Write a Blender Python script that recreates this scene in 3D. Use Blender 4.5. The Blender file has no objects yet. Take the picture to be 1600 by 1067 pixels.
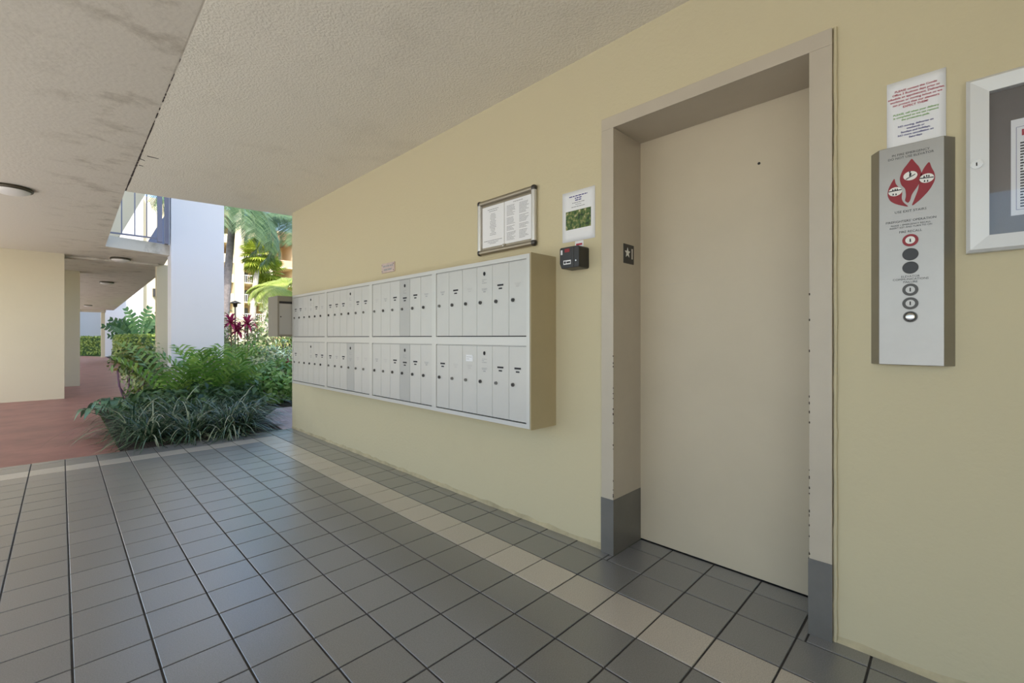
import bpy, bmesh, math, random
import numpy as np
from mathutils import Matrix, Vector
PI = math.pi
random.seed(7)
RNG = np.random.default_rng(11)
sc = bpy.context.scene
COL = sc.collection

# ------------------------------------------------------------------ camera
CAM_H = 1.09
F_PX, VPX, YH = 700.0, 95.0, 527.0
YAW = math.atan((800 - VPX) / F_PX)
cam_d = bpy.data.cameras.new('camera')
cam = bpy.data.objects.new('camera', cam_d)
COL.objects.link(cam)
cam.location = (0, 0, CAM_H)
cam.rotation_euler = (PI / 2, 0, -YAW)
cam_d.sensor_width = 36.0
cam_d.lens = F_PX / 1600 * 36.0
cam_d.shift_y = -(533.5 - YH) / 1600
cam_d.clip_start = 0.02
cam_d.clip_end = 500
sc.camera = cam

# ------------------------------------------------------------------ sky, sun, exposure
SUN_DIR = Vector((-0.34, -0.76, 0.82)).normalized()     # towards the sun
world = bpy.data.worlds.new('world')
sc.world = world
world.use_nodes = True
wn = world.node_tree
wn.nodes.clear()
w_out = wn.nodes.new('ShaderNodeOutputWorld')
w_bg = wn.nodes.new('ShaderNodeBackground')
w_sky = wn.nodes.new('ShaderNodeTexSky')
w_sky.sky_type = 'NISHITA'
w_sky.sun_disc = False
w_sky.sun_elevation = math.asin(SUN_DIR.z)
w_sky.sun_rotation = math.atan2(SUN_DIR.x, SUN_DIR.y)
w_sky.air_density = 1.0
w_sky.dust_density = 1.5
w_sky.ozone_density = 1.0
w_bg.inputs['Strength'].default_value = 0.34
wn.links.new(w_sky.outputs[0], w_bg.inputs[0])
wn.links.new(w_bg.outputs[0], w_out.inputs[0])
sun_d = bpy.data.lights.new('sun', 'SUN')
sun_d.energy = 4.6
sun_d.angle = math.radians(0.6)
sun_d.color = (1.0, 0.95, 0.86)
sun = bpy.data.objects.new('sun', sun_d)
COL.objects.link(sun)
sun.location = (-10, -20, 25)
sun.rotation_euler = SUN_DIR.to_track_quat('Z', 'Y').to_euler()
sc.view_settings.view_transform = 'Standard'
sc.view_settings.look = 'None'
sc.view_settings.exposure = 0.32
sc.view_settings.gamma = 1.0
sc.view_settings.use_curve_mapping = False

# ------------------------------------------------------------------ materials
MATS = {}


def _mat(name):
    m = bpy.data.materials.new(name)
    m.use_nodes = True
    nt = m.node_tree
    b = nt.nodes['Principled BSDF']
    return m, nt, b


def N(nt, t, **kw):
    n = nt.nodes.new(t)
    for k, v in kw.items():
        setattr(n, k, v)
    return n


def plain(name, col, rough=0.6, metal=0.0, noise=None, bump=None, spec=0.5, coord='Object'):
    """noise=(scale, amount): brightness mottling. bump=(scale, strength, distance)."""
    m, nt, b = _mat(name)
    b.inputs['Base Color'].default_value = (*col, 1)
    b.inputs['Roughness'].default_value = rough
    b.inputs['Metallic'].default_value = metal
    b.inputs['Specular IOR Level'].default_value = spec
    tc = None
    if noise or bump:
        tc = N(nt, 'ShaderNodeTexCoord')
    if noise:
        nz = N(nt, 'ShaderNodeTexNoise')
        nz.inputs['Scale'].default_value = noise[0]
        nz.inputs['Detail'].default_value = 6
        nz.inputs['Roughness'].default_value = 0.65
        nt.links.new(tc.outputs[coord], nz.inputs['Vector'])
        mr = N(nt, 'ShaderNodeMapRange')
        mr.inputs['From Min'].default_value = 0.3
        mr.inputs['From Max'].default_value = 0.7
        mr.inputs['To Min'].default_value = 1 - noise[1]
        mr.inputs['To Max'].default_value = 1 + noise[1]
        nt.links.new(nz.outputs['Fac'], mr.inputs['Value'])
        mx = N(nt, 'ShaderNodeMix', data_type='RGBA', blend_type='MULTIPLY')
        mx.inputs['Factor'].default_value = 1
        mx.inputs['A'].default_value = (*col, 1)
        nt.links.new(mr.outputs['Result'], mx.inputs['B'])
        nt.links.new(mx.outputs['Result'], b.inputs['Base Color'])
    if bump:
        nz2 = N(nt, 'ShaderNodeTexNoise')
        nz2.inputs['Scale'].default_value = bump[0]
        nz2.inputs['Detail'].default_value = 4
        nt.links.new(tc.outputs[coord], nz2.inputs['Vector'])
        bp = N(nt, 'ShaderNodeBump')
        bp.inputs['Strength'].default_value = bump[1]
        bp.inputs['Distance'].default_value = bump[2]
        nt.links.new(nz2.outputs['Fac'], bp.inputs['Height'])
        nt.links.new(bp.outputs['Normal'], b.inputs['Normal'])
    MATS[name] = m
    return m


def stucco(name, col, dirt, band=None, bump_scale=70, bump_str=0.5, dist=0.004, dirt_amt=0.35, dirt_scale=3.0, streak=(1, 1, 1)):
    """rough painted plaster, with blotchy soiling; band=(axis, from, to): soiling kept to a zone."""
    m, nt, b = _mat(name)
    tc = N(nt, 'ShaderNodeTexCoord')
    mp = N(nt, 'ShaderNodeMapping')
    mp.inputs['Scale'].default_value = streak
    nt.links.new(tc.outputs['Object'], mp.inputs['Vector'])
    n1 = N(nt, 'ShaderNodeTexNoise')
    n1.inputs['Scale'].default_value = dirt_scale
    n1.inputs['Detail'].default_value = 9
    n1.inputs['Roughness'].default_value = 0.7
    nt.links.new(mp.outputs['Vector'], n1.inputs['Vector'])
    mr = N(nt, 'ShaderNodeMapRange')
    mr.inputs['From Min'].default_value = 0.52
    mr.inputs['From Max'].default_value = 0.72
    mr.inputs['To Max'].default_value = dirt_amt
    nt.links.new(n1.outputs['Fac'], mr.inputs['Value'])
    fac = mr.outputs['Result']
    if band:
        sx = N(nt, 'ShaderNodeSeparateXYZ')
        nt.links.new(tc.outputs['Object'], sx.inputs[0])
        br = N(nt, 'ShaderNodeMapRange', interpolation_type='SMOOTHSTEP')
        br.inputs['From Min'].default_value = band[1]
        br.inputs['From Max'].default_value = band[2]
        nt.links.new(sx.outputs[band[0]], br.inputs['Value'])
        ml = N(nt, 'ShaderNodeMath', operation='MULTIPLY')
        nt.links.new(fac, ml.inputs[0])
        nt.links.new(br.outputs['Result'], ml.inputs[1])
        fac = ml.outputs[0]
    mx = N(nt, 'ShaderNodeMix', data_type='RGBA')
    mx.inputs['A'].default_value = (*col, 1)
    mx.inputs['B'].default_value = (*dirt, 1)
    nt.links.new(fac, mx.inputs['Factor'])
    nt.links.new(mx.outputs['Result'], b.inputs['Base Color'])
    b.inputs['Roughness'].default_value = 0.75
    b.inputs['Specular IOR Level'].default_value = 0.3
    n2 = N(nt, 'ShaderNodeTexNoise')
    n2.inputs['Scale'].default_value = bump_scale
    n2.inputs['Detail'].default_value = 3
    nt.links.new(tc.outputs['Object'], n2.inputs['Vector'])
    bp = N(nt, 'ShaderNodeBump')
    bp.inputs['Strength'].default_value = bump_str
    bp.inputs['Distance'].default_value = dist
    nt.links.new(n2.outputs['Fac'], bp.inputs['Height'])
    nt.links.new(bp.outputs['Normal'], b.inputs['Normal'])
    MATS[name] = m
    return m


def tile_mat(name, col, rough):
    m, nt, b = _mat(name)
    oi = N(nt, 'ShaderNodeObjectInfo')
    tc = N(nt, 'ShaderNodeTexCoord')
    ge = N(nt, 'ShaderNodeNewGeometry')
    n1 = N(nt, 'ShaderNodeTexNoise')
    n1.inputs['Scale'].default_value = 260
    n1.inputs['Detail'].default_value = 2
    nt.links.new(ge.outputs['Position'], n1.inputs['Vector'])
    n3 = N(nt, 'ShaderNodeTexNoise')
    n3.inputs['Scale'].default_value = 5
    n3.inputs['Detail'].default_value = 5
    nt.links.new(ge.outputs['Position'], n3.inputs['Vector'])
    mr = N(nt, 'ShaderNodeMapRange')
    mr.inputs['From Min'].default_value = 0.3
    mr.inputs['From Max'].default_value = 0.7
    mr.inputs['To Min'].default_value = 0.82
    mr.inputs['To Max'].default_value = 1.18
    nt.links.new(n1.outputs['Fac'], mr.inputs['Value'])
    mr2 = N(nt, 'ShaderNodeMapRange')
    mr2.inputs['To Min'].default_value = 0.93
    mr2.inputs['To Max'].default_value = 1.07
    nt.links.new(oi.outputs['Random'], mr2.inputs['Value'])
    mul = N(nt, 'ShaderNodeMath', operation='MULTIPLY')
    nt.links.new(mr.outputs['Result'], mul.inputs[0])
    nt.links.new(mr2.outputs['Result'], mul.inputs[1])
    mx = N(nt, 'ShaderNodeMix', data_type='RGBA', blend_type='MULTIPLY')
    mx.inputs['Factor'].default_value = 1
    mx.inputs['A'].default_value = (*col, 1)
    nt.links.new(mul.outputs[0], mx.inputs['B'])
    nt.links.new(mx.outputs['Result'], b.inputs['Base Color'])
    rr = N(nt, 'ShaderNodeMapRange')
    rr.inputs['From Min'].default_value = 0.3
    rr.inputs['From Max'].default_value = 0.7
    rr.inputs['To Min'].default_value = rough
    rr.inputs['To Max'].default_value = rough
    nt.links.new(n3.outputs['Fac'], rr.inputs['Value'])
    nt.links.new(rr.outputs['Result'], b.inputs['Roughness'])
    b.inputs['Specular IOR Level'].default_value = 1.0
    b.inputs['Coat Weight'].default_value = 1.0
    b.inputs['Coat Roughness'].default_value = 0.26
    b.inputs['Coat IOR'].default_value = 1.6
    bp = N(nt, 'ShaderNodeBump')
    bp.inputs['Strength'].default_value = 0.08
    bp.inputs['Distance'].default_value = 0.001
    nt.links.new(n1.outputs['Fac'], bp.inputs['Height'])
    nt.links.new(bp.outputs['Normal'], b.inputs['Normal'])
    MATS[name] = m
    return m


def leaf(name, c1, c2, rough=0.4, trans=0.3, c3=None):
    """leaf colours vary from leaf to leaf (each leaf is an island)."""
    m, nt, b = _mat(name)
    ge = N(nt, 'ShaderNodeNewGeometry')
    cr = N(nt, 'ShaderNodeValToRGB')
    cr.color_ramp.elements[0].color = (*c1, 1)
    cr.color_ramp.elements[1].color = (*c2, 1)
    if c3:
        e = cr.color_ramp.elements.new(0.75)
        e.color = (*c2, 1)
        cr.color_ramp.elements[2].color = (*c3, 1)
    nt.links.new(ge.outputs['Random Per Island'], cr.inputs['Fac'])
    nt.links.new(cr.outputs['Color'], b.inputs['Base Color'])
    b.inputs['Roughness'].default_value = rough
    tr = N(nt, 'ShaderNodeBsdfTranslucent')
    nt.links.new(cr.outputs['Color'], tr.inputs['Color'])
    ms = N(nt, 'ShaderNodeMixShader')
    ms.inputs[0].default_value = trans
    out = nt.nodes['Material Output']
    nt.links.new(b.outputs[0], ms.inputs[1])
    nt.links.new(tr.outputs[0], ms.inputs[2])
    nt.links.new(ms.outputs[0], out.inputs['Surface'])
    MATS[name] = m
    return m


WALL_C = (0.585, 0.515, 0.335)
stucco('wall_paint', WALL_C, (0.50, 0.43, 0.28), bump_scale=48, bump_str=0.35, dist=0.004, dirt_amt=0.25, dirt_scale=1.4)
stucco('ceiling_rough', (0.82, 0.765, 0.65), (0.62, 0.57, 0.47), bump_scale=85, bump_str=0.8, dist=0.006, dirt_amt=0.35, dirt_scale=2.2)
stucco('ceiling_smooth', (0.64, 0.585, 0.495), (0.30, 0.25, 0.18), band=('X', -0.30, 0.30), bump_scale=40, bump_str=0.35, dist=0.006, dirt_amt=0.8, dirt_scale=2.3, streak=(1.3, 1.6, 1))
stucco('cream_paint', (0.66, 0.59, 0.43), (0.56, 0.50, 0.37), bump_scale=40, bump_str=0.2, dirt_amt=0.2, dirt_scale=1.0)
stucco('white_paint', (0.76, 0.755, 0.775), (0.69, 0.68, 0.70), bump_scale=40, bump_str=0.15, dirt_amt=0.25, dirt_scale=0.8)
stucco('facade_cream', (0.85, 0.72, 0.50), (0.76, 0.62, 0.42), bump_scale=20, bump_str=0.1, dirt_amt=0.2, dirt_scale=0.3)
stucco('facade_salmon', (0.72, 0.40, 0.27), (0.66, 0.38, 0.27), bump_scale=20, bump_str=0.1, dirt_amt=0.2, dirt_scale=0.3)
plain('foot_dirt', (0.46, 0.39, 0.24), 0.8, noise=(6, 0.25))
plain('roof_tile', (0.50, 0.24, 0.15), 0.8, noise=(3, 0.2))
tile_mat('tile_grey', (0.185, 0.185, 0.187), 0.36)
tile_mat('tile_beige', (0.52, 0.475, 0.41), 0.38)
plain('grout', (0.055, 0.052, 0.050), 0.9, noise=(30, 0.3))
plain('red_concrete', (0.36, 0.155, 0.125), 0.42, noise=(2.5, 0.22), bump=(90, 0.15, 0.002))
plain('pink_concrete', (0.52, 0.40, 0.38), 0.6, noise=(2.5, 0.12), bump=(90, 0.15, 0.002))
plain('pale_concrete', (0.78, 0.75, 0.69), 0.8, noise=(1.5, 0.1))
plain('soil', (0.045, 0.030, 0.022), 0.95, noise=(20, 0.4), bump=(60, 0.8, 0.02))
plain('lawn', (0.10, 0.17, 0.04), 0.9, noise=(8, 0.3))
plain('door_paint', (0.53, 0.455, 0.325), 0.42, noise=(1.6, 0.05), bump=(8, 0.03, 0.004))
plain('frame_paint', (0.49, 0.43, 0.335), 0.40, noise=(3, 0.05))
plain('kick_steel', (0.175, 0.165, 0.145), 0.36, metal=0.35, noise=(5, 0.12))
plain('dark_chip', (0.05, 0.035, 0.03), 0.9)
plain('mail_alu', (0.52, 0.51, 0.475), 0.38, metal=0.25, noise=(2.0, 0.04))
plain('mail_frame', (0.55, 0.54, 0.505), 0.35, metal=0.3)
plain('mail_tan', (0.46, 0.38, 0.225), 0.55, noise=(3, 0.05))
plain('slot_grey', (0.235, 0.21, 0.16), 0.5, noise=(3, 0.05))
plain('slot_door', (0.40, 0.385, 0.345), 0.45, metal=0.2)
plain('gap_dark', (0.02, 0.02, 0.02), 0.9)
plain('lock_steel', (0.20, 0.195, 0.18), 0.35, metal=0.6)
plain('chrome', (0.62, 0.61, 0.58), 0.22, metal=1.0)
plain('dark_metal', (0.07, 0.065, 0.06), 0.35, metal=0.6)
plain('black_plastic', (0.022, 0.020, 0.019), 0.35)
plain('ink_black', (0.03, 0.03, 0.035), 0.8)
plain('ink_grey', (0.33, 0.33, 0.33), 0.8)
plain('ink_faint', (0.46, 0.45, 0.43), 0.8)
plain('ink_red', (0.42, 0.03, 0.06), 0.8)
plain('ink_green', (0.20, 0.40, 0.10), 0.8)
plain('ink_blue', (0.06, 0.06, 0.22), 0.8)
plain('red_enamel', (0.27, 0.012, 0.02), 0.45)
plain('white_enamel', (0.80, 0.78, 0.72), 0.45)
plain('paper', (0.80, 0.80, 0.80), 0.7)
plain('stainless', (0.37, 0.355, 0.33), 0.42, metal=1.0, noise=(4, 0.05))
plain('brushed_alu', (0.66, 0.65, 0.62), 0.38, metal=0.6)
plain('bronze_alu', (0.34, 0.30, 0.23), 0.34, metal=0.7)
plain('board_back', (0.13, 0.115, 0.105), 0.55, noise=(60, 0.06))
plain('frame_white_alu', (0.66, 0.66, 0.64), 0.40, metal=0.25)
plain('frosted_glass', (0.80, 0.77, 0.72), 0.35)
plain('lamp_bronze', (0.10, 0.085, 0.06), 0.4, metal=0.5)
plain('mail_alu_dark', (0.42, 0.415, 0.39), 0.42, metal=0.25)
plain('rail_paint', (0.20, 0.20, 0.26), 0.5)
plain('trunk_grey', (0.24, 0.21, 0.20), 0.9, noise=(9, 0.3), bump=(20, 0.6, 0.03))
plain('trunk_pale', (0.52, 0.46, 0.38), 0.9, noise=(6, 0.2), bump=(20, 0.5, 0.03))
plain('stem_purple', (0.16, 0.085, 0.13), 0.8)
plain('stem_brown', (0.12, 0.075, 0.04), 0.8)
plain('window_dark', (0.06, 0.065, 0.07), 0.15)
plain('shade_recess', (0.42, 0.36, 0.28), 0.8)
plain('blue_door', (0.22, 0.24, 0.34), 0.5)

# glass pane of the notice cabinet
gm, gnt, gb = _mat('clear_glass')
g_tr = N(gnt, 'ShaderNodeBsdfTransparent')
g_gl = N(gnt, 'ShaderNodeBsdfGlossy')
g_gl.inputs['Roughness'].default_value = 0.02
g_fr = N(gnt, 'ShaderNodeFresnel')
g_fr.inputs['IOR'].default_value = 1.45
g_mx = N(gnt, 'ShaderNodeMixShader')
gnt.links.new(g_fr.outputs[0], g_mx.inputs[0])
gnt.links.new(g_tr.outputs[0], g_mx.inputs[1])
gnt.links.new(g_gl.outputs[0], g_mx.inputs[2])
gnt.links.new(g_mx.outputs[0], gnt.nodes['Material Output'].inputs['Surface'])
MATS['clear_glass'] = gm

# printed garden picture
pm, pnt, pb = _mat('garden_print')
ptc = N(pnt, 'ShaderNodeTexCoord')
pn = N(pnt, 'ShaderNodeTexNoise')
pn.inputs['Scale'].default_value = 55
pn.inputs['Detail'].default_value = 5
pnt.links.new(ptc.outputs['Object'], pn.inputs['Vector'])
pr = N(pnt, 'ShaderNodeValToRGB')
el = pr.color_ramp.elements
el[0].position = 0.33
el[0].color = (0.015, 0.03, 0.012, 1)
el[1].position = 0.74
el[1].color = (0.75, 0.70, 0.50, 1)
for p_, c_ in ((0.47, (0.05, 0.11, 0.025, 1)), (0.57, (0.16, 0.20, 0.05, 1)), (0.65, (0.36, 0.32, 0.16, 1))):
    e_ = el.new(p_)
    e_.color = c_
pnt.links.new(pn.outputs['Fac'], pr.inputs['Fac'])
pnt.links.new(pr.outputs['Color'], pb.inputs['Base Color'])
pb.inputs['Roughness'].default_value = 0.6
MATS['garden_print'] = pm

leaf('leaf_strap', (0.022, 0.060, 0.034), (0.12, 0.20, 0.11), 0.18, 0.15, c3=(0.55, 0.58, 0.40))
leaf('leaf_palm', (0.10, 0.25, 0.04), (0.36, 0.52, 0.12), 0.35, 0.3)
leaf('leaf_ground', (0.12, 0.30, 0.05), (0.42, 0.60, 0.20), 0.30, 0.3)
leaf('leaf_dark', (0.03, 0.08, 0.03), (0.12, 0.22, 0.07), 0.35, 0.25)
leaf('leaf_hedge', (0.17, 0.27, 0.05), (0.45, 0.55, 0.14), 0.45, 0.3)
leaf('leaf_cream', (0.12, 0.22, 0.08), (0.42, 0.48, 0.22), 0.45, 0.3, c3=(0.75, 0.72, 0.45))
leaf('leaf_silver', (0.16, 0.30, 0.22), (0.40, 0.52, 0.42), 0.5, 0.2)
leaf('leaf_croton', (0.05, 0.10, 0.035), (0.20, 0.29, 0.07), 0.35, 0.25, c3=(0.36, 0.30, 0.10))
leaf('leaf_red', (0.22, 0.015, 0.06), (0.55, 0.07, 0.17), 0.4, 0.3)
leaf('leaf_orange', (0.36, 0.09, 0.02), (0.52, 0.18, 0.04), 0.4, 0.3)
leaf('leaf_maroon', (0.12, 0.03, 0.02), (0.22, 0.06, 0.03), 0.4, 0.3)
leaf('leaf_broad', (0.045, 0.12, 0.07), (0.14, 0.27, 0.15), 0.3, 0.2)
leaf('leaf_banana', (0.05, 0.13, 0.06), (0.14, 0.26, 0.10), 0.35, 0.3)
leaf('leaf_fan', (0.22, 0.30, 0.03), (0.48, 0.52, 0.08), 0.4, 0.3)
leaf('leaf_feather', (0.07, 0.15, 0.07), (0.22, 0.32, 0.15), 0.4, 0.3)
leaf('leaf_lime', (0.32, 0.42, 0.06), (0.55, 0.60, 0.16), 0.4, 0.3)


# ------------------------------------------------------------------ mesh helpers
class MB:
    def __init__(s):
        s.v, s.f, s.sm = [], [], []

    def add(s, vs, fs, smooth=False):
        o = len(s.v)
        s.v.extend([tuple(p) for p in vs])
        for f in fs:
            s.f.append(tuple(i + o for i in f))
            s.sm.append(smooth)
        return s

    def box(s, x0, x1, y0, y1, z0, z1):
        vs = [(x0, y0, z0), (x1, y0, z0), (x1, y1, z0), (x0, y1, z0), (x0, y0, z1), (x1, y0, z1), (x1, y1, z1), (x0, y1, z1)]
        fs = [(0, 3, 2, 1), (4, 5, 6, 7), (0, 1, 5, 4), (1, 2, 6, 5), (2, 3, 7, 6), (3, 0, 4, 7)]
        return s.add(vs, fs)

    def prism(s, poly, z0, z1):
        """poly counter-clockwise in XY."""
        n = len(poly)
        vs = [(x, y, z0) for x, y in poly] + [(x, y, z1) for x, y in poly]
        fs = [tuple(reversed(range(n))), tuple(range(n, 2 * n))]
        fs += [(i, (i + 1) % n, n + (i + 1) % n, n + i) for i in range(n)]
        return s.add(vs, fs)

    def prism_xz(s, poly, y0, y1):
        """poly given in XZ counter-clockwise seen from -Y; extruded from y0 (front) to y1 (back)."""
        n = len(poly)
        vs = [(x, y0, z) for x, z in poly] + [(x, y1, z) for x, z in poly]
        fs = [tuple(range(n)), tuple(reversed(range(n, 2 * n)))]
        fs += [((i + 1) % n, i, n + i, n + (i + 1) % n) for i in range(n)]
        return s.add(vs, fs)

    def disc_y(s, x, z, r, y0, y1, seg=20, rz=None):
        """short cylinder whose axis is Y, front at y0."""
        rz = rz or r
        return s.prism_xz([(x + r * math.cos(2 * PI * i / seg), z + rz * math.sin(2 * PI * i / seg)) for i in range(seg)], y0, y1)

    def ring_y(s, x, z, r, ri, y0, y1, seg=24):
        vs, fs = [], []
        for i in range(seg):
            a = 2 * PI * i / seg
            c, d = math.cos(a), math.sin(a)
            vs += [(x + r * c, y0, z + r * d), (x + ri * c, y0, z + ri * d), (x + r * c, y1, z + r * d), (x + ri * c, y1, z + ri * d)]
        for i in range(seg):
            a, b = 4 * i, 4 * ((i + 1) % seg)
            fs += [(a, b, b + 1, a + 1)[::-1], (a, a + 2, b + 2, b)[::-1], (a + 1, b + 1, b + 3, a + 3)[::-1]]
        return s.add(vs, fs)

    def tube(s, pts, rad, seg=8, cap=True):
        pts = [Vector(p) for p in pts]
        n = len(pts)
        if not hasattr(rad, '__len__'):
            rad = [rad] * n
        vs, fs = [], []
        for i, p in enumerate(pts):
            t = (pts[min(i + 1, n - 1)] - pts[max(i - 1, 0)]).normalized()
            up = Vector((0, 0, 1)) if abs(t.z) < 0.9 else Vector((1, 0, 0))
            a = t.cross(up).normalized()
            b = a.cross(t)
            for k in range(seg):
                th = 2 * PI * k / seg
                vs.append(p + rad[i] * (math.cos(th) * a + math.sin(th) * b))
        for i in range(n - 1):
            for k in range(seg):
                k2 = (k + 1) % seg
                fs.append((i * seg + k, (i + 1) * seg + k, (i + 1) * seg + k2, i * seg + k2))
        s.add(vs, fs, True)
        if cap:
            s.add(vs[:seg], [tuple(range(seg))])
            s.add(vs[-seg:], [tuple(reversed(range(seg)))])
        return s

    def lathe(s, prof, cx=0, cy=0, seg=32):
        """prof: (r, z) list; around Z."""
        vs, fs = [], []
        n = len(prof)
        for r, z in prof:
            for k in range(seg):
                a = 2 * PI * k / seg
                vs.append((cx + r * math.cos(a), cy + r * math.sin(a), z))
        for i in range(n - 1):
            for k in range(seg):
                k2 = (k + 1) % seg
                fs.append((i * seg + k, i * seg + k2, (i + 1) * seg + k2, (i + 1) * seg + k))
        return s.add(vs, fs, True)

    def arrays(s, V, F, smooth=False):
        o = len(s.v)
        s.v.extend(map(tuple, V.tolist()))
        s.f.extend([tuple(i + o for i in f) for f in F.tolist()])
        s.sm.extend([smooth] * len(F))
        return s

    def mesh(s, name, mat):
        me = bpy.data.meshes.new(name)
        me.from_pydata(s.v, [], s.f)
        me.materials.append(MATS[mat])
        me.polygons.foreach_set('use_smooth', s.sm)
        me.update()
        return me

    def build(s, name, mat, parent=None, loc=None, bevel=0):
        me = s.mesh(name, mat)
        o = bpy.data.objects.new(name, me)
        COL.objects.link(o)
        if parent:
            o.parent = parent
        if loc:
            o.location = loc
        if bevel:
            md = o.modifiers.new('bevel', 'BEVEL')
            md.width = bevel
            md.segments = 2
            md.limit_method = 'ANGLE'
        return o


def empty(name, loc=(0, 0, 0), rz=0):
    o = bpy.data.objects.new(name, None)
    o.empty_display_size = 0.1
    COL.objects.link(o)
    o.location = loc
    o.rotation_euler = (0, 0, rz)
    return o


def tag(o, label=None, cat=None, group=None, kind=None):
    if label:
        o['label'] = label
    if cat:
        o['category'] = cat
    if group:
        o['group'] = group
    if kind:
        o['kind'] = kind
    return o


def struct(o, label=None):
    o['kind'] = 'structure'
    if label:
        o['label'] = label
    return o


def inst(mesh, name, parent, loc, rot=(0, 0, 0), scale=(1, 1, 1)):
    o = bpy.data.objects.new(name, mesh)
    COL.objects.link(o)
    o.parent = parent
    o.location = loc
    o.rotation_euler = rot
    o.scale = scale
    return o


def lettering(name, text, size, mat, parent, x, y, z, align='CENTER', bold=0.0, xscale=1.0, tilt=0.0):
    """flat letters facing local -Y, standing upright, centred on (x, z)."""
    cu = bpy.data.curves.new(name, 'FONT')
    cu.body = text
    cu.size = size
    cu.align_x = align
    cu.align_y = 'CENTER'
    cu.offset = bold
    cu.resolution_u = 2
    cu.fill_mode = 'FRONT'
    tmp = bpy.data.objects.new(name, cu)
    COL.objects.link(tmp)
    bpy.context.view_layer.update()
    me = bpy.data.meshes.new_from_object(tmp.evaluated_get(bpy.context.evaluated_depsgraph_get()))
    bpy.data.objects.remove(tmp)
    bpy.data.curves.remove(cu)
    me.transform(Matrix.Rotation(PI / 2, 4, 'X') @ Matrix.Diagonal((xscale, 1, 1, 1)))
    me.materials.clear()
    me.materials.append(MATS[mat])
    me.name = name
    o = bpy.data.objects.new(name, me)
    COL.objects.link(o)
    o.parent = parent
    o.location = (x, y, z)
    o.rotation_euler = (0, tilt, 0)
    return o


def print_lines(rows, y, rnd):
    """rows: (x0, x1, z, height). Flat dashes of illegible small print, as one mesh."""
    m = MB()
    for x0, x1, z, h in rows:
        x = x0
        while x < x1 - h * 0.5:
            w = min(h * rnd.uniform(1.2, 4.5), x1 - x)
            m.add([(x, y, z), (x + w, y, z), (x + w, y, z + h), (x, y, z + h)], [(0, 1, 2, 3)])
            x += w + h * 0.55
    return m


# ================================================================== SETTING
W = 1.96            # face of the mailbox wall
HC = 2.58           # ceiling height
Y_END = 5.67        # far end of the wall and of the tiles
REC0, REC1, RECX, RECZ = 0.386, 1.215, 2.21, 2.137   # lift door recess

# ground far around
g = MB().box(-90, 90, -60, 160, -0.30, -0.02).build('ground_lawn', 'lawn')
struct(g, 'lawn and ground around the buildings')
g = MB().box(-40, -1.5, -40, 60, -0.018, -0.004).build('pavement_bounce', 'pale_concrete')  # unseen pale ground, added to bounce sun up onto the lobby ceiling
struct(g, 'unseen pale concrete ground added to bounce sunlight into the lobby')

# red walkway, pink path, planting bed
red = MB().prism([(-1.5, Y_END), (0.40, Y_END), (0.38, 9.2), (0.9, 10.6), (1.33, 11.5), (1.55, 16), (1.66, 23), (1.78, 34.0), (1.0, 36.2), (-1.5, 36.2)], -0.018, -0.003).build('floor_walkway', 'red_concrete')
struct(red, 'red painted concrete walkway')
pk = MB().prism([(1.86, Y_END), (10, Y_END), (10, 7.35), (2.35, 7.45), (1.95, 6.7)], -0.018, -0.004).build('floor_path', 'pink_concrete')
struct(pk, 'pinkish concrete path')
bed = MB()
nx, ny = 40, 90
bx0, bx1, by0, by1 = 0.40, 12.0, Y_END, 40.0
vs = []
for j in range(ny + 1):
    for i in range(nx + 1):
        x = bx0 + (bx1 - bx0) * (i / nx) ** 1.6
        y = by0 + (by1 - by0) * (j / ny) ** 1.5
        edge = min(1, max(0, (y - by0) / 0.2))
        if y > 9.2:
            x = x + min(1.35, (y - 9.2) * 0.45) * (1 - i / nx)
        inpath = (x > 1.75 and y < 7.6)
        z = -0.012 if inpath else -0.006 + edge * 0.03 * (0.5 + 0.5 * math.sin(x * 5) * math.cos(y * 4))
        vs.append((x, y, z))
fs = [(j * (nx + 1) + i, j * (nx + 1) + i + 1, (j + 1) * (nx + 1) + i + 1, (j + 1) * (nx + 1) + i) for j in range(ny) for i in range(nx)]
bedo = bed.add(vs, fs, True).build('planting_bed', 'soil')
struct(bedo, 'dark soil of the courtyard planting bed')

# ---- tiled floor: grout bed, tiles as parts
floor = MB().prism([(-1.48, -5.2), (W + 0.01, -5.2), (W + 0.01, REC0), (RECX + 0.02, REC0), (RECX + 0.02, REC1), (W + 0.01, REC1), (W + 0.01, Y_END), (-1.48, Y_END)], -0.05, -0.0035).build('floor', 'grout')
struct(floor, 'grey tiled lobby floor with beige border')
PX, PY, XL0, YL0 = 0.206, 0.2065, 1.675, 0.62
GAP = 0.0032


def tile_mesh(w, d, mat):
    b = 0.0015
    hw, hd = w / 2, d / 2
    m = MB()
    vs = [(-hw, -hd, -0.012), (hw, -hd, -0.012), (hw, hd, -0.012), (-hw, hd, -0.012),
          (-hw, -hd, -b), (hw, -hd, -b), (hw, hd, -b), (-hw, hd, -b),
          (-hw + b, -hd + b, 0), (hw - b, -hd + b, 0), (hw - b, hd - b, 0), (-hw + b, hd - b, 0)]
    fs = [(8, 9, 10, 11)]
    for i in range(4):
        j = (i + 1) % 4
        fs += [(i, j, 4 + j, 4 + i), (4 + i, 4 + j, 8 + j, 8 + i)]
    return m.add(vs, fs)


def project(x, y, z):
    fx, fy = math.sin(YAW), math.cos(YAW)
    d = x * fx + y * fy
    if d < 0.05:
        return None
    return 800 + F_PX * (x * fy - y * fx) / d, YH + F_PX * (CAM_H - z) / d, d


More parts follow.
